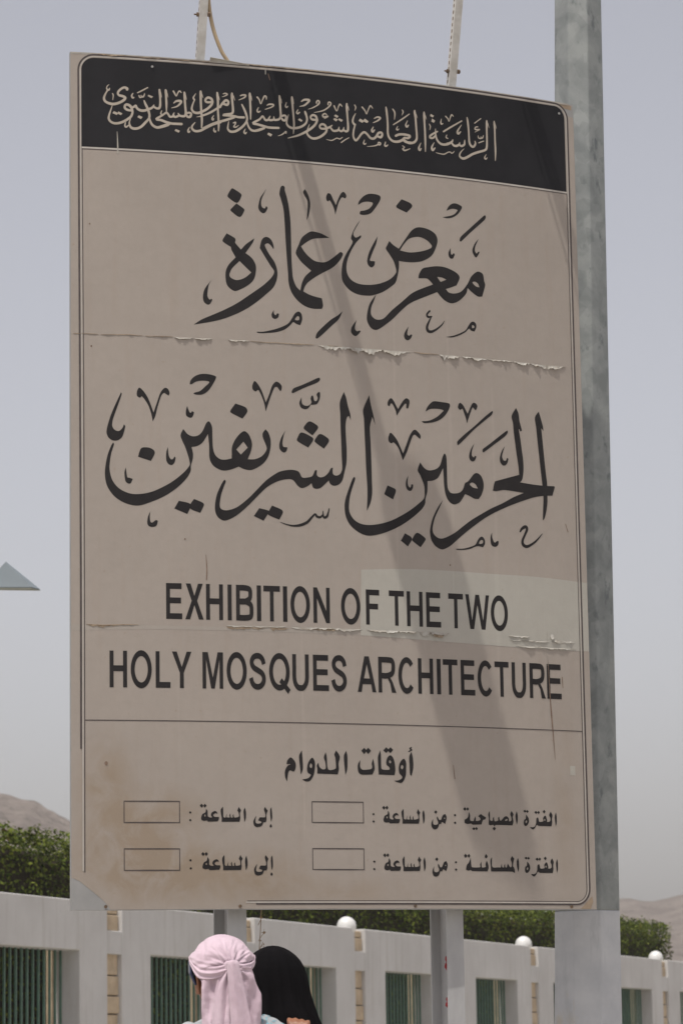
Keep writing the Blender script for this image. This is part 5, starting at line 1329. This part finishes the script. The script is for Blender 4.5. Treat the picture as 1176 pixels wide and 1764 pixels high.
def remesh(name, bm, voxel, mat, parent, smooth_it=6):
    o = obj(name, bm, mat, parent)
    r_ = o.modifiers.new('remesh', 'REMESH'); r_.mode = 'VOXEL'; r_.voxel_size = voxel; r_.use_smooth_shade = True
    if smooth_it:
        s = o.modifiers.new('smooth', 'SMOOTH'); s.iterations = smooth_it; s.factor = .5
    dg = bpy.context.evaluated_depsgraph_get()
    me = bpy.data.meshes.new_from_object(o.evaluated_get(dg))
    o.modifiers.clear(); o.data = me
    bm2 = bmesh.new(); bm2.from_mesh(me); seen = set(); isl = []
    for v in bm2.verts:
        if v in seen: continue
        st = [v]; seen.add(v); comp = []
        while st:
            x = st.pop(); comp.append(x)
            for e in x.link_edges:
                y = e.other_vert(x)
                if y not in seen: seen.add(y); st.append(y)
        isl.append(comp)
    isl.sort(key=len)
    for comp in isl[:-1]: bmesh.ops.delete(bm2, geom=comp, context='VERTS')
    bm2.to_mesh(me); bm2.free()
    me.materials.clear(); me.materials.append(mat)
    for p in me.polygons: p.use_smooth = True
    return o

# --- the one in the pink scarf; +y looks away from us, the head is turned a little to the left
A = empty('person', (-.352, 9.02, 0), 'person seen from behind in a pale pink scarf knotted at the back and grey shirt', 'person')
TURN = R(24)
HC = Vector((-.019, .012, 1.605))           # head centre
mh = Matrix.Translation(HC) @ Matrix.Rotation(TURN, 4, 'Z') @ Matrix.Rotation(R(-4), 4, 'X')
body = skinned([
    [((0, 0, .93), .135), ((0, .005, 1.08), .125), ((0, .0, 1.26), .140), ((0, .0, 1.350), .105), ((0, .008, 1.45), .056), ((-.003, .014, 1.54), .052)],
    [((0, .0, 1.350), .105), ((-.135, .0, 1.362), .056), ((-.190, .0, 1.345), .052), ((-.222, -.01, 1.12), .043), ((-.205, .08, .89), .030), ((-.20, .10, .80), .026)],
    [((0, .0, 1.350), .105), ((.130, .0, 1.366), .056), ((.180, .01, 1.348), .052), ((.228, .05, 1.17), .043), ((.209, .112, 1.30), .033), ((.207, .128, 1.395), .026)],
    [((0, 0, .93), .135), ((-.09, 0, .86), .088), ((-.10, .01, .48), .056), ((-.105, -.01, .10), .040), ((-.108, .06, .045), .034), ((-.11, .15, .030), .028)],
    [((0, 0, .93), .135), ((.09, 0, .86), .088), ((.10, .02, .48), .056), ((.105, -.01, .10), .040), ((.108, .06, .045), .034), ((.11, .15, .030), .028)]])
hd = bmesh.new()
ellipsoid(hd, (0, -.008, .028), (.074, .094, .086))          # cranium
ellipsoid(hd, (0, .030, -.040), (.058, .062, .072))          # face and jaw
ellipsoid(hd, (0, .070, -.088), (.026, .022, .020))          # chin
ellipsoid(hd, (0, .098, -.020), (.011, .016, .024), Matrix.Rotation(R(14), 4, 'X'), 12)   # nose
ellipsoid(hd, (0, .105, -.034), (.015, .011, .009), None, 12)
ellipsoid(hd, (0, .082, .014), (.050, .016, .012), None, 16)  # brow
ellipsoid(hd, (0, .087, -.062), (.022, .010, .007), None, 12)  # lips
ellipsoid(hd, (0, .086, -.070), (.018, .010, .006), None, 12)
for sx in (-1, 1): ellipsoid(hd, (sx*.042, .058, -.030), (.022, .026, .026), None, 14)  # cheeks
merge(body, hd, mh)
def ear_bm(sx):
    e = bmesh.new()
    P = [(0, .010, -.030), (.004, .000, -.034), (.010, -.010, -.020), (.016, -.018, .004), (.016, -.014, .024), (.010, -.002, .033), (.003, .010, .026), (0, .014, .010)]
    tube(e, smooth_open([(sx*(a+.070), b-.002, c-.022) for a, b, c in P], 4), .0055, 8)
    ellipsoid(e, (sx*.074, -.002, -.020), (.006, .014, .024), None, 12)
    ellipsoid(e, (sx*.077, .006, -.050), (.007, .009, .011), None, 12)
    return e
for sx in (-1, 1): merge(body, ear_bm(sx), mh)
# hands: palm and five jointed fingers each
def hand(wrist, palm_dir, side, back, curl, spread=.14, sc=1.0):
    """returns fingers+palm bmesh and the fingertip frames; side points to the thumb, back is the back of the hand"""
    out = bmesh.new(); tips = []
    p, s, k = palm_dir.normalized(), side.normalized(), back.normalized()
    W_ = [(Vector(wrist), .024*sc), (Vector(wrist)+p*.045*sc, .027*sc), (Vector(wrist)+p*.080*sc, .026*sc)]
    for off in (-.024, 0, .024):
        merge(out, skinned([[(tuple(a + s*off*sc*(.5 if i == 0 else 1)), .0135*sc) for i, (a, r_) in enumerate(W_)]]))
    for j, (off, L, r_) in enumerate(((.031, .070, .0088), (.010, .079, .0092), (-.011, .073, .0088), (-.031, .057, .0078))):
        base = Vector(wrist) + p*.078*sc + s*off*sc
        d = (p + s*off*spread*20*.3).normalized()
        q = base; ch = [(tuple(q - d*.02*sc), r_*sc*1.1), (tuple(q), r_*sc*1.12)]
        a = 0
        for frac, rr_, c_ in ((.45, .98, curl), (.30, .92, curl*1.15), (.25, .78, curl*.8)):
            a += c_*(1 + .08*j)
            dd = (d*math.cos(a) - k*math.sin(a)).normalized()
            q = q + dd*L*frac*sc
            ch.append((tuple(q), r_*sc*rr_))
        merge(out, skinned([ch]))
        kk = (k*math.cos(a) + d*math.sin(a)).normalized()
        tips.append((q, dd, kk, s, r_*sc))
    b = Vector(wrist) + p*.020*sc + s*.028*sc
    d1 = (p*.6 + s*.75 - k*.15).normalized(); d2 = (p*.9 + s*.35 - k*.3).normalized()
    merge(out, skinned([[(tuple(b - s*.012*sc), .014*sc), (tuple(b + d1*.030*sc), .0118*sc), (tuple(b + d1*.030*sc + d2*.028*sc), .0102*sc), (tuple(b + d1*.030*sc + d2*.052*sc), .0082*sc)]]))
    return out, tips
hb, tips = hand((.206, .130, 1.391), Vector((-.06, .06, 1)), Vector((-1, .1, 0)), Vector((.05, -1, .1)), 1.05, sc=.90)
HAND_TIPS = tips
merge(body, hb)
hb2, _ = hand((-.20, .10, .80), Vector((0, .12, -1)), Vector((.35, 1, .1)), Vector((-1, .3, 0)), .35)
merge(body, hb2)
remesh('body', body, .0045, M['skin'], A, 5)
for sx in (-1, 1):
    e = bmesh.new(); ellipsoid(e, (0, 0, 0), (.011, .011, .009), None, 14)
    e.transform(mh @ Matrix.Translation((sx*.030, .078, -.002)))
    obj('eye', e, M['eye'], A, smooth=True)
for (q, dd, kk, s, r_) in tips:
    e = bmesh.new()
    mt = Matrix((s, dd, kk)).transposed().to_4x4(); mt.translation = q - dd*r_*.15 + kk*r_*.55
    ellipsoid(e, (0, 0, 0), (r_*.62, r_*.85, r_*.42), None, 12); e.transform(mt)
    obj('fingernail', e, M['nail'], A, smooth=True)
# shirt: torso, collar and sleeves as one garment
sh = skinned([
    [((0, 0, .74), .168), ((0, 0, .90), .168), ((0, .0, 1.08), .160), ((0, .0, 1.25), .178), ((0, -.002, 1.375), .140), ((0, .006, 1.445), .076), ((0, .010, 1.478), .066)],
    [((0, -.002, 1.375), .140), ((-.130, -.004, 1.402), .078), ((-.192, -.004, 1.372), .072), ((-.220, -.012, 1.16), .064)],
    [((0, -.002, 1.375), .140), ((.108, -.004, 1.426), .082), ((.160, .004, 1.395), .070), ((.215, .036, 1.20), .062)]])
o = remesh('shirt', sh, .009, M['shirt'], A, 4)
for v in o.data.vertices:
    c = v.co
    d = .006*noise.noise(Vector((c.x*22, c.y*22, c.z*9))) + .004*noise.noise(Vector((c.x*50, c.y*50, c.z*24)))
    v.co += v.normal*d
pants = skinned([[((0, 0, 1.06), .135), ((0, 0, .93), .150), ((-.09, 0, .84), .105), ((-.10, .01, .48), .080), ((-.105, 0, .13), .072)], [((0, 0, .93), .150), ((.09, 0, .84), .105), ((.10, .02, .48), .080), ((.105, 0, .13), .072)]])
remesh('trousers', pants, .010, M['trousers'], A, 4)
for sx in (-1, 1):
    b_ = bmesh.new(); ellipsoid(b_, (sx*.108, .06, .045), (.050, .135, .048)); obj('shoe', b_, M['shoe'], A, smooth=True)
# pattern on the right shoulder
bm = bmesh.new()
for k in range(5):
    P = [Vector((.085+.020*k+.006*math.sin(j*1.3+k), -.078+.020*j, 1.520-.010*k-.005*(j-2)**2*.2)) for j in range(5)]
    tube(bm, smooth_open([tuple(p) for p in P], 4), .0028, 6)
sp_ = obj('shirt_print', bm, M['print'], A)
sw = sp_.modifiers.new('wrap', 'SHRINKWRAP'); sw.target = o; sw.offset = .0012; sw.wrap_mode = 'ABOVE_SURFACE'

# scarf: a skull part and a hanging drape
V = Vector
KN = V((.033, -.109, .018))           # the knot, from the head centre
K = HC + KN
def dome():
    bm = bmesh.new(); nu, nv = 160, 70; g = []
    for j in range(nv+1):
        ph = R(90) - R(104)*(j/nv)
        row = []
        for i in range(nu):
            a = 2*math.pi*i/nu
            p = V((.0960*math.cos(ph)**.92*math.cos(a) if math.cos(ph) > 0 else 0, .117*max(math.cos(ph), 0)**.92*math.sin(a)-.004, .1045*math.sin(ph)+.010))
            # the lower rim drops towards the back and rises over the brow
            low = max(0, (j/nv-.55)/.45)
            e_ = min(1, max(0, (p.y+.105)/.060)); e_ = e_*e_*(3-2*e_)
            p.z += low*(.052*e_)
            d = p - KN; dist = d.length; th = math.atan2(d.z, d.x)
            back = 1/(1+math.exp((p.y+.015)*90))
            gat = max(0, 1-dist/.105)**.8*min(1, dist/.012)*back
            f = .0040*gat*math.sin(th*13 + 2.2*math.sin(dist*45)) + .0022*gat*math.sin(th*29 + dist*60)
            f += .0030*noise.noise(p*17 + V((0, 3, 1))) + .0016*noise.noise(p*48) + .0016*gat*math.sin(th*41 + 3*noise.noise(p*30)) + .0009*math.sin((p.z*.9+p.x*.5)*420 + 4*noise.noise(p*25))*back*max(0, 1-abs(p.z-.02)/.05)
            # long soft pleat down the left of the skull
            f -= .0035*math.exp(-((p.x+.048+.25*(p.z-.05)**2/.1)/.006)**2)*back*min(1, max(0, (p.z-.0)/.05))
            f += .0022*math.sin((p.z - .35*p.x)*230)*back*max(0, 1-abs(p.z-.010)/.035)
            row.append(bm.verts.new(HC + p + V((p.x, p.y, p.z*.6)).normalized()*f))
        g.append(row)
    for j in range(nv):
        for i in range(nu): bm.faces.new((g[j][i], g[j+1][i], g[j+1][(i+1) % nu], g[j][(i+1) % nu]))
    bmesh.ops.remove_doubles(bm, verts=bm.verts, dist=1e-5)
    return bm
o = obj('head_scarf', dome(), M['pink'], A, smooth=True)
o.modifiers.new('thick', 'SOLIDIFY').thickness = .002
def drape():
    bm = bmesh.new(); nu, nv = 130, 90; g = []
    for j in range(nv+1):
        q = j/nv; z = .012 - .34*q**1.1
        xl = -.070 + .016*min(1, q*7); xr = .087 + .024*min(1, q*4) + .003*q
        row = []
        for i in range(nu+1):
            s_ = i/nu; x = xl + (xr-xl)*s_
            xc = (x-.016)/.112
            y = -.116*math.sqrt(max(0, 1-min(1, abs(xc))**2.2)) - .004
            p = V((x, y, z + (.012*(s_-.5) if q < .1 else 0)))
            on = min(1, q*5)
            dk = p - KN; dist = dk.length; th = math.atan2(dk.z, dk.x)
            f = on*(.0060*math.sin(x*74 + 1.4*math.sin(z*15) + .6) + .0042*math.sin(x*150 - z*30 + 1.2)) + .009*on*noise.noise(V((x*18, z*8, 3)))
            f += .0035*math.sin(th*12 + dist*30)*max(0, 1-dist/.12)*min(1, dist/.02)
            f += .0015*noise.noise(p*60) + .0014*on*math.sin(x*330 + z*40 + 3*noise.noise(p*20))
            row.append(bm.verts.new(HC + p + V((xc*.5, -1, 0)).normalized()*f))
        g.append(row)
    for j in range(nv):
        for i in range(nu): bm.faces.new((g[j][i], g[j+1][i], g[j+1][i+1], g[j][i+1]))
    return bm
o = obj('scarf_drape', drape(), M['pink'], A, smooth=True)
o.modifiers.new('thick', 'SOLIDIFY').thickness = .002
def ribbon(name, path, widths, mat, up=None, folds=2.0, famp=.004, n=8, m=14, thick=.002, seed=0):
    """cloth strip: path points with sideways vectors"""
    bm = bmesh.new(); g = []
    P = smooth_open([tuple(a)+tuple(b)+(w_,) for (a, b), w_ in zip(path, widths)], n)
    for k, q in enumerate(P):
        c = Vector(q[0:3]); s_ = Vector(q[3:6]).normalized(); w_ = q[6]
        out = Vector((0, -1, .1))
        row = []
        for i in range(m+1):
            x = i/m-.5
            off = famp*math.sin(x*2*math.pi*folds + seed + k*.05) + famp*.5*noise.noise(Vector((x*6, k*.2, seed)))
            row.append(bm.verts.new(c + s_*x*w_ + out*(off + .006*(1-4*x*x))))
        g.append(row)
    for a, b in zip(g, g[1:]):
        for i in range(m): bm.faces.new((a[i], b[i], b[i+1], a[i+1]))
    o = obj(name, bm, mat, A, smooth=True)
    o.modifiers.new('thick', 'SOLIDIFY').thickness = thick
    return o
# bands from both temples to the knot
ribbon('scarf_band',
       [(HC+V((-.092, .032, .056)), V((.1, .0, 1))), (HC+V((-.0965, -.006, .046)), V((.1, .0, 1))), (HC+V((-.088, -.054, .032)), V((.2, .0, 1))), (HC+V((-.060, -.094, .006)), V((.2, .0, 1))), (HC+V((-.012, -.119, .003)), V((.1, 0, 1))), (K+V((.002, -.012, .000)), V((-.1, 0, 1)))],
       [.006, .010, .018, .040, .036, .024], M['pink'], folds=2.3, famp=.0026, seed=1)
ribbon('scarf_band', [(HC+V((.094, .030, .052)), V((0, 0, 1))), (HC+V((.0955, -.008, .036)), V((0, 0, 1))), (HC+V((.088, -.055, .022)), V((0, 0, 1))), (HC+V((.066, -.097, .014)), V((.05, 0, 1))), (K+V((.010, -.010, .000)), V((.1, 0, 1)))],
       [.006, .012, .018, .022, .020], M['pink'], folds=1.8, famp=.0022, seed=3)
# knot: the tail comes up through the band and folds over it
bm = bmesh.new()
ellipsoid(bm, K+V((-.010, -.012, .000)), (.012, .010, .017), Matrix.Rotation(R(-20), 4, 'Y'), 20)
for v in bm.verts: v.co += .003*Vector((noise.noise(v.co*60), noise.noise(v.co*60+V((5, 0, 0))), noise.noise(v.co*60+V((0, 7, 0)))))
obj('scarf_knot', bm, M['pink'], A, smooth=True)
ribbon('scarf_tail', [(K+V((.000, -.004, .010)), V((1, 0, .1))), (K+V((.001, -.018, .018)), V((1, 0, .1))), (K+V((.004, -.026, .006)), V((1, 0, .1))), (K+V((.010, -.026, -.040)), V((1, 0, .10))), (K+V((.018, -.026, -.10)), V((1, 0, .08))), (K+V((.028, -.024, -.18)), V((1, 0, .04))), (K+V((.034, -.022, -.30)), V((1, 0, 0)))],
       [.022, .028, .036, .044, .052, .062, .072], M['pink'], folds=.8, famp=.0045, seed=.9)
ribbon('scarf_tail', [(K+V((-.010, -.010, -.008)), V((1, 0, -.2))), (K+V((-.022, -.014, -.05)), V((1, 0, -.25))), (K+V((-.026, -.014, -.12)), V((1, 0, -.15))), (K+V((-.024, -.012, -.26)), V((1, 0, 0)))],
       [.020, .044, .060, .074], M['pink'], folds=1.7, famp=.0045, seed=2.2)
# navy cap edge showing at the left temple under the scarf
bm = bmesh.new()
g = []
for j in range(9):
    z = .046 - .066*j/8
    row = []
    for i in range(25):
        a = R(100 + 106*i/24)
        e = .0955 if j < 5 else .0955 - .004*(j-4)
        row.append(bm.verts.new(HC + V((e*1.015*math.cos(a)-.002, .113*math.sin(a)-.004, z + .004 - .016*(i/24)))))
    g.append(row)
for a, b in zip(g, g[1:]):
    for i in range(24): bm.faces.new((a[i], b[i], b[i+1], a[i+1]))
o = obj('cap', bm, M['navy'], A, smooth=True); o.modifiers.new('thick', 'SOLIDIFY').thickness = .003

# --- the one in the black veil, beyond
B = empty('person', (-.205, 9.55, 0), 'person seen from behind wholly covered by a plain black veil', 'person')
HB = V((-.030, 0, 1.588))
bod = skinned([
    [((0, 0, .90), .130), ((0, 0, 1.08), .115), ((0, 0, 1.24), .125), ((0, 0, 1.34), .10), ((-.005, 0, 1.42), .052), ((-.015, 0, 1.50), .048)],
    [((0, 0, 1.34), .10), ((-.11, 0, 1.31), .050), ((-.135, 0, 1.27), .044), ((-.15, .02, 1.05), .038), ((-.14, .10, .90), .028)],
    [((0, 0, 1.34), .10), ((.10, 0, 1.31), .050), ((.125, 0, 1.27), .044), ((.145, .02, 1.05), .038), ((.13, .10, .90), .028)],
    [((0, 0, .90), .130), ((-.085, 0, .84), .085), ((-.09, 0, .46), .054), ((-.09, -.01, .09), .038), ((-.09, .12, .03), .028)],
    [((0, 0, .90), .130), ((.085, 0, .84), .085), ((.09, 0, .46), .054), ((.09, -.01, .09), .038), ((.09, .12, .03), .028)]])
hd = bmesh.new()
ellipsoid(hd, (0, 0, .020), (.072, .090, .082)); ellipsoid(hd, (0, .032, -.04), (.055, .058, .068)); ellipsoid(hd, (0, .094, -.02), (.010, .014, .022), None, 12)
merge(bod, hd, Matrix.Translation(HB))
for sx, wr in ((-1, (-.14, .10, .90)), (1, (.13, .10, .90))):
    h_, _ = hand(wr, V((0, .25, -1)), V((-sx*.5, 1, 0)), V((sx, .2, 0)), .3, sc=.92); merge(bod, h_)
remesh('body', bod, .006, M['skin'], B, 4)
def veil():
    bm = bmesh.new(); nu, nv = 160, 150; g = []
    prof = [(0, .0), (.0016, .018), (.007, .036), (.016, .053), (.029, .069), (.046, .082), (.068, .092), (.10, .0975), (.14, .101), (.18, .107), (.22, .119), (.27, .138), (.32, .160), (.38, .190), (.45, .225), (.60, .245), (.90, .27), (1.25, .32), (1.66, .37)]
    for j in range(nv+1):
        d = 1.66*(j/nv)**1.6
        for (a0, r0), (a1, r1) in zip(prof, prof[1:]):
            if a0 <= d <= a1 + 1e-9: r_ = r0 + (r1-r0)*((d-a0)/(a1-a0)); break
        row = []
        for i in range(nu):
            a = 2*math.pi*i/nu
            f = min(1, d/.35)
            fold = f*(.010*math.sin(a*9 + 2*math.sin(a*2) + d*1.5) + .007*math.sin(a*17 + 1.1)) + .004*noise.noise(V((3*math.cos(a), 3*math.sin(a), d*14)))*min(1, d/.04)
            ry = r_*(1.12 if d < .2 else 1.12 - min(.35, (d-.2)*1.1)) + fold
            row.append(bm.verts.new(HB + V(((r_+fold)*math.cos(a) + .018*min(1, d/.3), ry*math.sin(a), .108 - d + .003*math.sin(a*5)))))
        g.append(row)
    for j in range(nv):
        for i in range(nu): bm.faces.new((g[j][i], g[j+1][i], g[j+1][(i+1) % nu], g[j][(i+1) % nu]))
    bmesh.ops.remove_doubles(bm, verts=bm.verts, dist=1e-5)
    return bm
o = obj('veil', veil(), M['abaya'], B, smooth=True)
o.modifiers.new('thick', 'SOLIDIFY').thickness = .002
